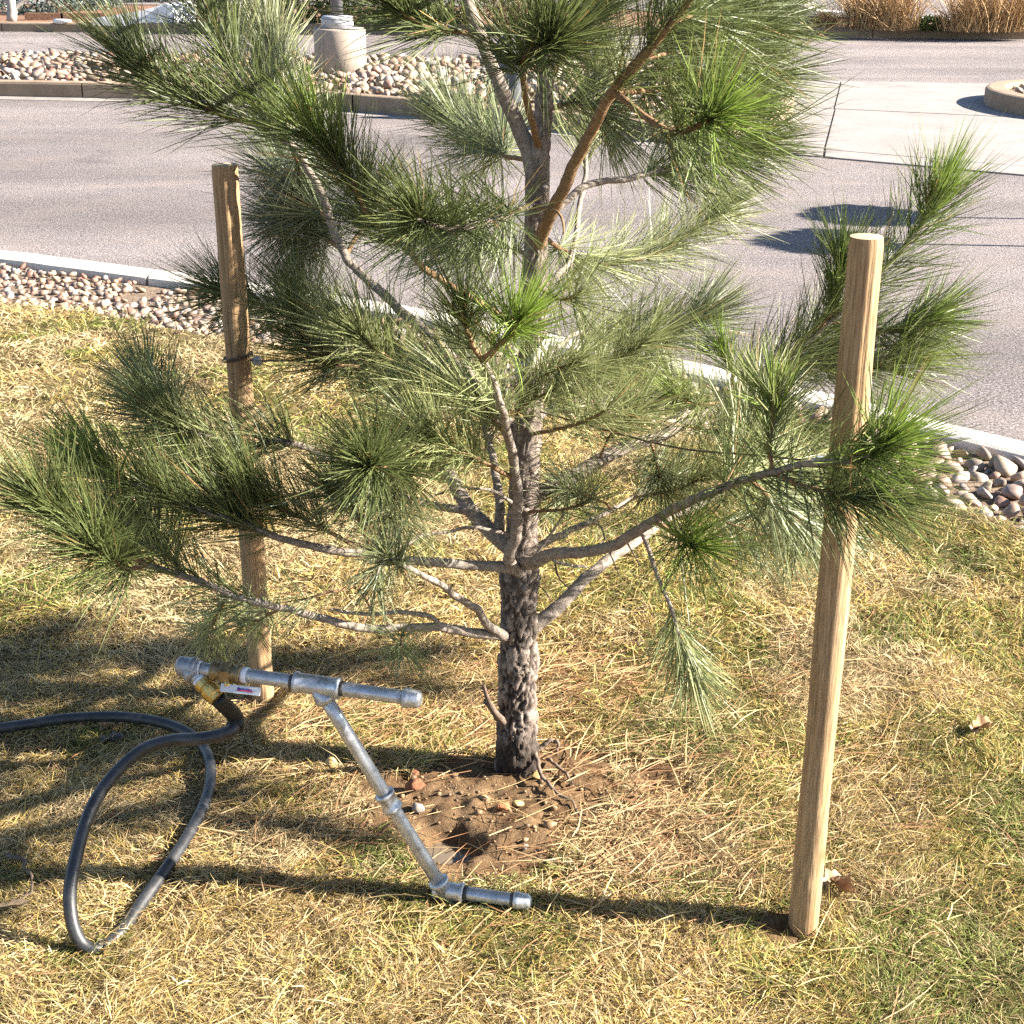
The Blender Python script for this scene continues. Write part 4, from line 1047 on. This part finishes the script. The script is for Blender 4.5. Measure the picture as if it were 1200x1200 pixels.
# valve lever: flat bar below the handle
stm = vc + np.array([0.004, -0.020, -0.016])
pipe("valve_stem", vc, stm, .0055, MAT['brass'], 12)
lv0 = stm + np.array([0, -.002, -.002]); ld = hd * 0.98 + np.array([0, 0, 0.03]); ld /= np.linalg.norm(ld)
wv = np.cross(ld, np.array([0, -0.8, 0.6])); wv /= np.linalg.norm(wv); nv_ = np.cross(ld, wv); nv_ *= -1 if nv_[1] > 0 else 1
def slab_geo(c, l0, l1, hw, th, off=0.0, w0=0.0):
    V = []
    for n_ in (off - th / 2, off + th / 2):
        for (l, w) in ((l0, w0 - hw), (l1, w0 - hw), (l1, w0 + hw), (l0, w0 + hw)):
            V.append(c + ld * l + wv * w + nv_ * n_)
    return np.array(V), [np.array([[0, 3, 2, 1], [4, 5, 6, 7], [0, 1, 5, 4], [1, 2, 6, 5], [2, 3, 7, 6], [3, 0, 4, 7]])]
v, fs = slab_geo(lv0, -0.012, 0.058, .0068, .004); lever = obj("lever", v, fs, MAT['lever'], probe, smooth_=False)
for (l0, l1, w0, hw, m_) in ((.018, .044, -.0012, .0012, 'blue'), (.018, .046, .0014, .0010, 'red'), (.018, .022, -.0002, .003, 'blue'), (.036, .039, 0, .003, 'red')):
    v, fs = slab_geo(lv0, l0, l1, hw, .0006, .0024 + 0.0002 * (w0 > 0), w0); obj("print_mark", v, fs, MAT[m_], lever, smooth_=False)
# foot bar
fitting("tee", FOOT - fd * 0.018, FOOT + fd * 0.036, PR + .0035, MAT['galv'])
v, fs = lathe_geo([(PR + .0045, -.012), (PR + .0045, .014), (PR + .0065, .016), (PR + .0065, .022), (PR + .002, .023)], FOOT, 28, sd); obj("collar", v, fs, MAT['galv'], probe)
pipe("foot_bar", FOOT + fd * 0.02, FOOT + fd * (flen - 0.004), PR, MAT['galv'])
v, fs = lathe_geo([(PR + .0008, 0), (PR + .0008, .007)], FOOT + fd * 0.036, 24, fd); obj("thread", v, fs, MAT['dark_iron'], probe)
v, fs = lathe_geo([(PR + .0008, 0), (PR + .0008, .007)], FOOT + fd * (flen - 0.030), 24, fd); obj("thread", v, fs, MAT['dark_iron'], probe)
cap("end_cap", FOOT + fd * (flen - 0.024), fd, PR + .001, MAT['galv'])
pipe("spike", FOOT - sd * 0.0, FOOT - sd * 0.09, PR * 0.9, MAT['galv'])

# ------------------------------------------------------------------ hose
hp = [(265, 826, None), (276, 841, .335), (272, 855, .322), (255, 862, .312), (230, 866, .303), (200, 868, .290), (165, 880, .268), (130, 912, .232), (105, 952, .192), (90, 1000, .145), (82, 1045, .100), (85, 1082, .058), (96, 1106, .026), (115, 1112, .014), (140, 1094, .016), (165, 1060, .022), (192, 1022, .030), (221, 978, .036), (241, 938, .038), (247, 905, .038), (241, 880, .040), (225, 862, .044), (190, 847, .048), (140, 840, .050), (80, 842, .046), (30, 849, .04), (-30, 858, .03), (-90, 870, .02), (-200, 900, .014), (-330, 930, .012)]
hpts = []
for x, y, h in hp:
    if h is None: hpts.append(el + cd * 0.074)
    else: hpts.append(on(x, y, h))
HC = spline(np.array(hpts), 420)
v, fs = tube_geo(HC, 0.0113, 20)
hose = tag(obj("garden_hose", v, fs, MAT['hose'], base=HC[200]), "black rubber garden hose looping over the dry grass from the brass pipe fitting", "hose")
L = np.concatenate([[0], np.cumsum(np.linalg.norm(np.diff(HC, axis=0), axis=1))])
s0, s1 = int(np.searchsorted(L, 0.0)), int(np.searchsorted(L, 0.10))
v, fs = tube_geo(HC[0:s1], 0.0140, 20); obj("sleeve", v, fs, MAT['black'], hose)
q = int(np.argmin(np.abs(L - 0.10)))
v, fs = lathe_geo([(.0125, -.006), (.0158, -.004), (.0158, .004), (.0125, .006)], HC[q], 20, HC[q + 1] - HC[q - 1]); obj("clamp_ring", v, fs, MAT['black'], hose)

# ------------------------------------------------------------------ small things on the ground
def pebble(name, px, py, sz, mat, label, cat, seed, flat=0.7, dz=0.3, base=ICO2, rough=0.3):
    p = on(px, py); z = float(lawn_z(p[:1], p[1:2])[0])
    v = stone_shape(base, seed, flat, rough) * sz
    v = v + np.array([p[0], p[1], z + sz * dz])
    return tag(obj(name, v, [base[1]], MAT[mat], base=(p[0], p[1], z)), label, cat)
o = pebble("pebble", 389, 911, .013, 'yellow_stone', "small yellow oval pebble standing on end in the trunk shadow's edge", "pebble", 2.2, 1.5, 1.0, rough=0.12)
pebble("pebble", 411, 912, .011, 'pale_stone', "small pale grey pebble beside the yellow oval pebble", "pebble", 3.1, .8, .6)
pebble("pebble", 119, 1113, .0085, 'pale_stone', "tiny white pebble touching the low bend of the hose", "pebble", 4.4, .9, .6)
pebble("pebble", 607, 956, .013, 'yellow_stone', "tan pebble beside the orange brick chip on the mud", "pebble", 5.2, .7, .6)
pebble("pebble", 629, 921, .011, 'yellow_stone', "pale yellow pebble at the foot of the trunk", "pebble", 6.2, .8, .7)
pebble("pebble", 615, 998, .009, 'pale_stone', "small pale pebble at the wet mud edge away from the puddle", "pebble", 6.9, .8, .5)
pebble("soil_clod", 486, 936, .023, 'clod', "reddish brown clod of soil beside the steel pipe stem", "clod", 7.7, .9, .7, ICO3, .45)
pebble("soil_clod", 489, 957, .016, 'pale_stone', "greyish clod of soil just below the reddish clod", "clod", 8.3, .8, .5, ICO3, .4)
pebble("soil_clod", 487, 917, .011, 'clod', "small brown clod of soil above the reddish clod", "clod", 8.9, .8, .5, ICO2, .4)
p = on(592, 957); z = float(lawn_z(p[:1], p[1:2])[0])
v = stone_shape(ICO2, 21.4, .75, .4) * np.array([.020, .014, .012]) + np.array([p[0], p[1], z + .006])
tag(obj("brick_chip", v, [ICO2[1]], MAT['brick_chip'], base=(p[0], p[1], z), smooth_=False), "orange brick chip lying on the mud in front of the trunk", "brick chip")
def leaf(px, py, Lf, W_, yaw, mat, label, curl=0.35, name="dead_leaf", cat="leaf", lift=0.02):
    p = on(px, py); z = float(lawn_z(p[:1], p[1:2])[0]) + lift
    n, m_ = 12, 5
    V = []
    for i_ in range(n):
        t = i_ / (n - 1); w = W_ * (math.sin(math.pi * min(1, t * 0.93 + 0.05)) ** 0.8) * (1 + 0.25 * math.sin(t * 17))
        for j in range(m_):
            s = (j / (m_ - 1) - .5) * 2
            x, y = (t - .5) * Lf, s * w * .5
            V.append([x, y, abs(s) ** 2 * w * curl + 0.25 * Lf * (t - .5) ** 2 + 0.1 * W_ * math.sin(t * 9 + s * 2)])
    V = np.array(V); ca, sa = math.cos(yaw), math.sin(yaw)
    V = np.column_stack([V[:, 0] * ca - V[:, 1] * sa, V[:, 0] * sa + V[:, 1] * ca, V[:, 2]])
    V2 = V + np.array([0, 0, .0008])
    N = n * m_
    i_, j = np.meshgrid(np.arange(n - 1), np.arange(m_ - 1), indexing='ij'); a = (i_ * m_ + j).ravel()
    Q = np.stack([a, a + m_, a + m_ + 1, a + 1], 1)
    return tag(obj(name, np.vstack([V, V2]) + np.array([p[0], p[1], z]), [np.vstack([Q[:, ::-1], Q + N])], MAT[mat], base=(p[0], p[1], z)), label, cat)
leaf(985, 1048, .055, .03, 2.2, 'dead_leaf', "curled brown dead leaf at the foot of the open lawn stake", .6)
leaf(975, 1040, .05, .028, .6, 'pale_leaf', "pale tan dead leaf tucked behind the brown leaf by the stake", .6)
leaf(1150, 868, .05, .034, .3, 'dead_leaf', "brown dead leaf alone in the greener grass beyond the stake", .5)
leaf(1140, 872, .035, .02, 1.3, 'pale_leaf', "small pale leaf touching the lone brown leaf in greener grass", .5)
leaf(20, 1075, .05, .016, .3, 'pale_leaf', "narrow pale leaf lying on the grass left of the hose loop", .4)
leaf(134, 872, .055, .03, .2, 'chip_grey', "dark grey wood chip inside the shade of the raised hose", .3, "wood_chip", "wood chip", .012)
leaf(124, 862, .03, .022, 1.2, 'dead_leaf', "small brown leaf scrap on top of the grey wood chip", .4)
def ground_twig(pts, r, label, mat='twig', h=.012):
    c = spline(np.array([on(x, y, hh) for x, y, hh in pts]), 40)
    c = c + np.stack([fbm(c * 45 + 9 * k_, 2) - 0.5 for k_ in range(3)], 1) * 0.022 * np.minimum(1, np.arange(40) / 6)[:, None]
    v, fs = tube_geo(c, np.linspace(r, r * .4, 40), 9, .55, 130)
    return tag(obj("fallen_twig", v, fs, MAT[mat], base=c[0]), label, "twig")
ground_twig([(600, 858, .10), (615, 876, .075), (628, 890, .055), (631, 908, .045), (645, 922, .04), (668, 940, .03), (690, 955, .02)], .0055, "knobbly dead twig leaning on the trunk base and reaching onto the soil")
ground_twig([(8, 1002, .02), (28, 1010, .03), (38, 1028, .03), (34, 1045, .02), (24, 1054, .012)], .004, "curved grey twig lying on the grass left of the hose loop")
ground_twig([(632, 878, .03), (648, 868, .045), (655, 872, .04), (652, 885, .02)], .006, "short stubby twig poking from soil right behind the trunk")
ground_twig([(640, 888, .03), (662, 903, .03), (672, 920, .025)], .004, "thin brown twig on bare soil right of the trunk")

# ------------------------------------------------------------------ grass and litter
def scatter(n, x0, x1, y0, y1):
    x = rng.uniform(x0, x1, n); y = rng.uniform(y0, y1, n); return x, y
def blades(n, x0, x1, y0, y1, Lm, Wm, flat_p=0.5):
    x, y = scatter(n, x0, x1, y0, y1)
    nc = n // 16
    tx, ty = scatter(nc, x0, x1, y0, y1); own = rng.integers(nc, size=n); tuft = rng.uniform(0, 1, n) < 0.68
    ox, oy = rng.normal(0, .009, n), rng.normal(0, .009, n)
    x = np.where(tuft, tx[own] + ox, x); y = np.where(tuft, ty[own] + oy, y)
    out_az = np.arctan2(oy, ox)
    hw = 0.36 * (y * CP + CAM_H * SP) + 0.35
    keep = (np.abs(x) < hw) & (y < grass_edge(x) + 0.03 + 0.05 * rng.normal(size=n))
    m = mud_mask(x, y); keep &= rng.uniform(0, 1, n) > m * 1.0
    for st in (on(941, 1083), on(309, 828), TREE):
        keep &= np.hypot(x - st[0], y - st[1]) > 0.03
    x, y, tuft, out_az, own = x[keep], y[keep], tuft[keep], out_az[keep], own[keep]; n = len(x)
    p3 = np.column_stack([x, y, np.zeros(n)])
    cl = fbm(p3 * 16, 2); patch = fbm(p3 * 2.6 + 31, 3); green = fbm(p3 * 4.1 + 77, 3) + 0.11 * smooth(-0.1, 0.25, x) - 0.10 * smooth(-0.2, -0.6, x) * (y < 3.2)
    L = Lm * rng.lognormal(0, 0.3, n) * (0.55 + 0.9 * cl)
    az = rng.uniform(0, 2 * math.pi, n) + 0
    lay = fbm(p3 * 5 + 11, 2) * 6.3 * 1.6
    az = np.where(rng.uniform(0, 1, n) < 0.45, lay + rng.normal(0, .6, n), np.where(tuft, out_az + rng.normal(0, .5, n), az))
    elv = np.where(rng.uniform(0, 1, n) < flat_p, rng.uniform(0.02, 0.45, n), rng.uniform(0.5, 1.35, n))
    d = np.column_stack([np.cos(az) * np.cos(elv), np.sin(az) * np.cos(elv), np.sin(elv)])
    base = np.column_stack([x, y, lawn_z(x, y) + rng.uniform(-.002, .010, n)])
    bend = np.column_stack([np.cos(az + rng.normal(0, .7, n)) * .35, np.sin(az + rng.normal(0, .7, n)) * .35, -rng.uniform(.1, .7, n) * np.sin(elv)])
    side = np.cross(d, rng.normal(0, 0.6, (n, 3)) + np.array([0, 0, 1.0])); side /= np.linalg.norm(side, axis=1)[:, None] + 1e-9
    W = Wm * rng.uniform(.6, 1.3, n)
    V = np.zeros((n, 5, 3))
    mid = base + d * (L * .5)[:, None] + bend * (L * .25)[:, None]; tipp = base + d * L[:, None] + bend * L[:, None]
    tipp[:, 2] = np.maximum(tipp[:, 2], base[:, 2] + .001)
    V[:, 0] = base - side * (W * .5)[:, None]; V[:, 1] = base + side * (W * .5)[:, None]
    V[:, 2] = mid - side * (W * .42)[:, None]; V[:, 3] = mid + side * (W * .42)[:, None]; V[:, 4] = tipp
    straw = np.array([0.58, 0.475, 0.275]); tan = np.array([0.36, 0.255, 0.13]); grn = np.array([0.135, 0.165, 0.045]); gold = np.array([0.46, 0.34, 0.11]); brown = np.array([.20, .115, .05])
    u = rng.uniform(0, 1, n)[:, None]
    col = straw * u + tan * (1 - u)
    g = (smooth(.50, .64, green) * .66 + .05)
    isg = rng.uniform(0, 1, n) < g; col[isg] = grn * rng.uniform(.7, 1.5, isg.sum())[:, None] + np.array([.05, .03, 0]) * rng.uniform(0, 1, isg.sum())[:, None]
    isy = (rng.uniform(0, 1, n) < .35) & (patch > .5); col[isy] = gold * rng.uniform(.8, 1.2, isy.sum())[:, None]
    isb = rng.uniform(0, 1, n) < .10; col[isb] = brown
    col *= rng.uniform(.75, 1.2, n)[:, None] * (0.62 + 0.75 * fbm(p3 * 7 + 3, 3))[:, None]
    col *= np.where(tuft, 0.8 + 0.4 * _h(own, own * 0 + 3, own * 0 + 1), 1.0)[:, None]
    b = np.arange(n)[:, None] * 5
    Q = b + np.array([[0, 1, 3, 2]]); T = b + np.array([[2, 3, 4]])
    return V.reshape(-1, 3), Q, T, np.repeat(col, 5, 0)
gs = [blades(400000, -1.5, 1.5, 1.5, 3.0, .027, .0016, .58),
      blades(230000, -2.2, 2.0, 3.0, 4.6, .031, .0025, .5),
      blades(130000, -2.9, 1.7, 4.6, 7.6, .036, .0036, .4)]
Vs, Qs, Ts, Cs, off = [], [], [], [], 0
for v, q, t, c in gs:
    Vs.append(v); Qs.append(q + off); Ts.append(t + off); Cs.append(c); off += len(v)
grass = obj("dry_grass", np.vstack(Vs), [np.vstack(Qs), np.vstack(Ts)], MAT['grass'], attrs={"col": np.vstack(Cs)}, smooth_=False)
tag(grass, "short dry straw coloured lawn grass with greener patches around the staked pine", "grass", kind="stuff")
print("blades", off // 5)
# fallen pine needles, thicker round the trunk
n = 9400
cx = np.concatenate([rng.normal(.10, .36, 4600), rng.uniform(-1.1, 1.1, 2400), rng.normal(.12, .12, 900), rng.normal(-.32, .14, 700), rng.normal(.15, .10, 800)])
cy = np.concatenate([rng.normal(2.5, .30, 4600), rng.uniform(1.6, 4.0, 2400), rng.normal(2.92, .07, 900), rng.normal(2.75, .08, 700), rng.normal(2.3, .09, 800)])
az = rng.uniform(0, 2 * math.pi, n); az = np.where(rng.uniform(0, 1, n) < .4, rng.normal(.5, .5, n), az)
L = rng.uniform(.05, .14, n)
d = np.column_stack([np.cos(az), np.sin(az), rng.uniform(-.08, .16, n)]); d /= np.linalg.norm(d, axis=1)[:, None]
base = np.column_stack([cx, cy, lawn_z(cx, cy) + rng.uniform(.004, .02, n)])
col = np.array([.46, .32, .16]) * rng.uniform(.5, 1.25, n)[:, None]; col[rng.uniform(0, 1, n) < .42] = np.array([.24, .125, .06])
mk = rng.uniform(0, 1, n) > mud_mask(cx, cy) * .9
v, f, c = needle_geo(base[mk], d[mk], L[mk], rng.uniform(.0013, .0022, mk.sum()), np.column_stack([rng.normal(0, .2, mk.sum()), rng.normal(0, .2, mk.sum()), np.full(mk.sum(), -.05)]), col[mk])
tag(obj("fallen_needles", v, [f], MAT['straw'], attrs={"col": c}, smooth_=False), "fallen tan pine needles strewn over the grass round the trunk", "needles", kind="stuff")
# crumbs of soil on the mud
parts, cols = [], []
for _ in range(420):
    x, y = rng.normal(TREE[0] - .03, .17), rng.normal(TREE[1] - .13, .12)
    if mud_mask(np.array([x]), np.array([y]))[0] < .5: continue
    s = rng.lognormal(math.log(.0035), .5)
    parts.append((stone_shape(ICO1, rng.integers(30) + .5, .8, .4) * s + np.array([x, y, lawn_z(np.array([x]), np.array([y]))[0] + s * .3]), [ICO1[1]]))
    cols.append(np.broadcast_to(np.array([.20, .12, .06]) * rng.uniform(.4, 1.3), (len(ICO1[0]), 3)))
v, fs = join(parts)
tag(obj("soil_crumbs", v, fs, MAT['stone_mass'], attrs={"col": np.vstack(cols)}), "loose crumbs of brown soil on the bare mud by the trunk", "soil", kind="stuff")

# ------------------------------------------------------------------ lamp post and island boulder
lb = on(400, 88, 0.04)
lamp = empty("lamp_post", (lb[0], lb[1], 0.0), "lamp post on a thick round concrete base among island stones", "lamp post")
lr = 30 / F * (lb[1] * CP + CAM_H * SP)
top = at(400, 35, lb[1] - lr)[2]
v, fs = lathe_geo([(lr, -.1), (lr, top - .02), (lr * .98, top - .005), (lr * .95, top)], lb * np.array([1, 1, 0]), 48); obj("concrete_base", v, fs, MAT['pier'], lamp)
cr = lr * .62
v, fs = lathe_geo([(cr, top - .003), (cr, top + .10), (cr * .95, top + .125), (cr * .85, top + .135), (cr * .3, top + .136)], lb * np.array([1, 1, 0]) + np.array([-.02, 0, 0]), 40); obj("collar", v, fs, MAT['collar'], lamp)
pl = lb * np.array([1, 1, 0]) + np.array([-.02, 0, 0])
v, fs = lathe_geo([(.068, top + .1), (.068, 1.5), (.06, 5.0), (.055, 6.0)], pl, 24); obj("pole", v, fs, MAT['pole'], lamp)
v, fs = box_geo(pl + np.array([-.12, -.75, 5.95]), pl + np.array([.12, .1, 6.07])); obj("lamp_head", v, fs, MAT['pole'], lamp, smooth_=False)
bp = on(594, 122, 0.03)
v = stone_shape(ICO3, 12.6, 1.0, .28) * np.array([.20, .22, .38]); v = v + np.array([bp[0], bp[1] + .15, .24])
tag(obj("island_boulder", v, [ICO3[1]], MAT['boulder'], base=(bp[0], bp[1], 0)), "tall dark grey boulder standing at the edge of the island stones", "boulder")

# ------------------------------------------------------------------ far planting
def leaf_cloud(c, rad, n, size, cols, seed, zmin=0.0):
    r_ = np.random.default_rng(seed)
    u = r_.normal(size=(n, 3)); u /= np.linalg.norm(u, axis=1)[:, None]
    rr = r_.uniform(.55, 1.05, n) * (0.7 + 0.6 * fbm(u * 2.2 + seed, 2))
    p = np.asarray(c) + u * rr[:, None] * np.asarray(rad); p[:, 2] = np.abs(p[:, 2] - zmin) + zmin
    d1 = r_.normal(size=(n, 3)); d1 /= np.linalg.norm(d1, axis=1)[:, None]; d2 = np.cross(d1, r_.normal(size=(n, 3))); d2 /= np.linalg.norm(d2, axis=1)[:, None]
    s = size * r_.uniform(.6, 1.5, n)[:, None]
    V = np.stack([p - d1 * s, p + d2 * s * .35, p + d1 * s, p - d2 * s * .35], 1).reshape(-1, 3)
    col = np.asarray(cols)[r_.integers(len(cols), size=n)] * r_.uniform(.6, 1.3, n)[:, None]
    return V, [np.arange(n * 4).reshape(-1, 4)], np.repeat(col, 4, 0)
def shrub(px, py, rad, n, size, cols, label, seed, name="shrub", group=None):
    b = on(px, py, 0.02)
    root = empty(name, b, label, "shrub", group)
    v, fs, c = leaf_cloud(b + np.array([0, 0, rad[2] * .75]), rad, n, size, cols, seed)
    o = obj("foliage", v, fs, MAT['leafy'], root, attrs={"col": c}, smooth_=False); tag(o, kind="stuff")
    parts = []
    r_ = np.random.default_rng(seed + 5)
    for _ in range(7):
        e = b + np.array([r_.uniform(-.5, .5) * rad[0], r_.uniform(-.4, .4) * rad[1], rad[2] * r_.uniform(.7, 1.1)])
        parts.append(tube_geo(np.linspace(b + r_.normal(0, .05, 3) * np.array([1, 1, 0]), e, 5), np.linspace(.02, .006, 5), 6))
    v, fs = join(parts); obj("stems", v, fs, MAT['twig'], root)
BLUE = [(.15, .18, .16), (.08, .11, .09), (.20, .23, .21), (.05, .07, .055)]
GRN = [(.06, .085, .02), (.10, .12, .03), (.035, .05, .015), (.15, .16, .05)]
shrub(45, 16, (1.0, .7, .5), 2600, .045, BLUE, "blue grey juniper shrub behind the kerb beside the pale bare trunk", 1)
shrub(105, 12, (.8, .7, .55), 2300, .045, BLUE, "blue grey juniper shrub above the white concrete wedge's thin end", 2)
shrub(182, 4, (.8, .7, .6), 2200, .045, [(.06, .06, .065), (.10, .11, .11), (.03, .03, .035)], "dark shrub behind the thick end of the white concrete wedge", 3)
shrub(290, 27, (.9, .7, .55), 2600, .05, GRN + [(.20, .16, .07)], "olive green shrub left of the lamp post behind the far kerb", 4)
shrub(350, 27, (.7, .6, .55), 2200, .05, GRN, "green shrub directly behind the lamp post collar", 5)
shrub(440, 28, (1.0, .6, .6), 2600, .05, GRN, "broad green shrub right of the lamp post behind the far kerb", 6)
shrub(520, 28, (.8, .6, .55), 2300, .05, GRN + [(.20, .18, .06)], "yellowish green shrub behind the forked pine leader", 7)
shrub(600, 30, (.5, .5, .5), 1500, .045, [(.16, .08, .045), (.22, .13, .07), (.09, .05, .03)], "rusty brown dry shrub behind the upper pine trunk", 8)
def dry_clump(px, py, rad, h, n, label, seed):
    b = on(px, py, 0.02); r_ = np.random.default_rng(seed)
    root = empty("ornamental_grass", b, label, "grass clump", "dry ornamental grasses along the far kerb")
    az = r_.uniform(0, 2 * math.pi, n); lean = np.abs(r_.normal(.12, .28, n))
    base = b + np.column_stack([r_.normal(0, rad * .4, n), r_.normal(0, rad * .35, n), np.zeros(n)])
    d = np.column_stack([np.cos(az) * np.sin(lean), np.sin(az) * np.sin(lean), np.cos(lean)])
    L = h * r_.uniform(.35, 1.1, n)
    col = np.array([.46, .30, .14]) * r_.uniform(.45, 1.25, n)[:, None]; col[r_.uniform(0, 1, n) < .2] = np.array([.20, .11, .05])
    bend = np.column_stack([np.cos(az) * .3, np.sin(az) * .3, np.full(n, -.12)])
    v, f, c = needle_geo(base, d, L, r_.uniform(.006, .012, n), bend, col)
    o = obj("blades", v, [f], MAT['straw'], root, attrs={"col": c}, smooth_=False); tag(o, kind="stuff")
dry_clump(1012, 33, .5, 1.0, 700, "tall dry tan ornamental grass clump next to the pale boulder by the far kerb", 1)
dry_clump(1052, 35, .35, 1.0, 500, "narrow dry tan grass clump by the green tuft along the far kerb", 2)
dry_clump(1140, 36, .5, .8, 1000, "wide arching dry tan grass clump right of the green tuft", 3)
dry_clump(1190, 36, .5, .9, 800, "dry tan grass clump past the wide arching clump along the far kerb", 4)
dry_clump(965, 32, .35, .35, 500, "low brown dry grass clump at the pale boulder's foot", 5)
shrub(1090, 34, (.35, .3, .12), 700, .04, [(.10, .14, .03), (.06, .09, .02)], "low bright green tuft between the dry grass clumps", 9, "green_tuft")
bp = on(930, 33, 0.02)
v = stone_shape(ICO3, 4.4, .9, .35) * np.array([.38, .3, .42]); v = v + np.array([bp[0], bp[1] + .2, .25])
tag(obj("pale_boulder", v, [ICO3[1]], MAT['boulder_pale'], base=(bp[0], bp[1], 0)), "pale mottled boulder behind the far kerb left of the dry grasses", "boulder")
# white wedge, brown edging timbers, white flat stone, pale bare trunk behind the far kerb on the left
wy = on(150, 28, 0.03)[1] + 0.3
prof = [(108, 21), (130, 18.5), (155, 14.5), (178, 9), (193, 4), (200, 7), (203, 15), (202, 26)]
T_ = np.array([at(x, y, wy) for x, y in prof]); B_ = T_.copy(); B_[:, 2] = -0.02
V = np.vstack([B_, T_, B_ + np.array([0.25, .8, 0]), T_ + np.array([0.25, .8, 0])]); n = len(prof); k = np.arange(n - 1)
tag(obj("concrete_wedge", V, [np.vstack([np.stack([k, k + 1, n + k + 1, n + k], 1), np.stack([n + k, n + k + 1, 3 * n + k + 1, 3 * n + k], 1), np.stack([2 * n + k + 1, 2 * n + k, 3 * n + k, 3 * n + k + 1], 1)]), np.array([[n - 1, 3 * n - 1, 4 * n - 1, 2 * n - 1], [2 * n, 0, n, 3 * n]])], MAT['white_slab'], base=(T_[3][0], wy, 0), smooth_=False), "white curved concrete wedge rising from the far kerb in front of shrubs", "concrete wedge")
for (x0, x1, lab) in ((20, 62, "brown weathered timber edging next to the pale bare trunk"), (63, 112, "brown weathered timber edging meeting the white concrete wedge")):
    p, q = on(x0, 24, .03), on(x1, 25, .03)
    v, fs = box_geo((p[0], p[1] + .45, -.02), (q[0] - .02, p[1] + .60, .13)); tag(obj("timber_edging", v, fs, MAT['mulch'], base=(p[0], p[1], 0), smooth_=False), lab, "timber")
p = on(72, 27, .03)
v = stone_shape(ICO2, 3.3, .35, .25) * np.array([.22, .14, .18]) + np.array([p[0], p[1] + .15, .06]); tag(obj("flat_stone", v, [ICO2[1]], MAT['white_slab'], base=(p[0], p[1], 0)), "flat white stone in front of the brown timber edging", "stone")
p = on(14, 25, .02)
bt = empty("bare_tree", p, "bare tree with a pale forked trunk behind the far kerb", "tree")
for nm, pts, r in (("trunk", [(0, 0, 0), (.03, 0, .3), (0, .02, .8), (.05, 0, 1.8)], (.09, .05)), ("branch", [(.02, 0, .18), (.2, 0, .32), (.42, -.02, .5), (.6, 0, .9)], (.045, .02)), ("branch", [(.0, 0, .3), (-.18, 0, .5), (-.3, 0, 1.0)], (.04, .02)), ("branch", [(.02, 0, .9), (.25, .1, 1.3), (.3, .1, 1.8)], (.03, .012))):
    c = spline(np.array(pts) + p, 20); v, fs = tube_geo(c, np.linspace(r[0], r[1], 20), 12, .2, 8); obj(nm, v, fs, MAT['boulder_pale'], bt)

# plant-shaped shadow casters added out of view, to lay two shadows on the drive
for (px, py, sh, rx, lab) in ((968, 284, 2.75, .22, "added shadow caster shaped like a potted evergreen, the one nearer the lawn"), (1015, 253, 2.9, .19, "added shadow caster shaped like a potted evergreen, the one nearer the concrete apron")):
    S0 = on(px, py, ROAD_Z); up_ = sh * math.tan(SUN_EL)
    c = S0 + np.array([to_sun.x, to_sun.y, 0]) / math.hypot(to_sun.x, to_sun.y) * sh + np.array([0, 0, up_])
    root = empty("shadow_caster", (c[0], c[1], ROAD_Z), lab, "shadow caster", "added shadow casters on the drive")
    v, fs, cc = leaf_cloud(c, (rx, .34, .17), 3000, .05, GRN, 40 + int(px))
    tag(obj("foliage", v, fs, MAT['leafy'], root, attrs={"col": cc}, smooth_=False), kind="stuff")
    v, fs = tube_geo(np.linspace((c[0], c[1], ROAD_Z + .2), c, 8), .018, 10, .1, 20); obj("stem", v, fs, MAT['twig'], root)
    v, fs = lathe_geo([(.12, 0), (.17, .26), (.185, .26), (.185, .30), (.16, .30), (.155, .24)], (c[0], c[1], ROAD_Z), 28); obj("pot", v, fs, MAT['brick_chip'], root)
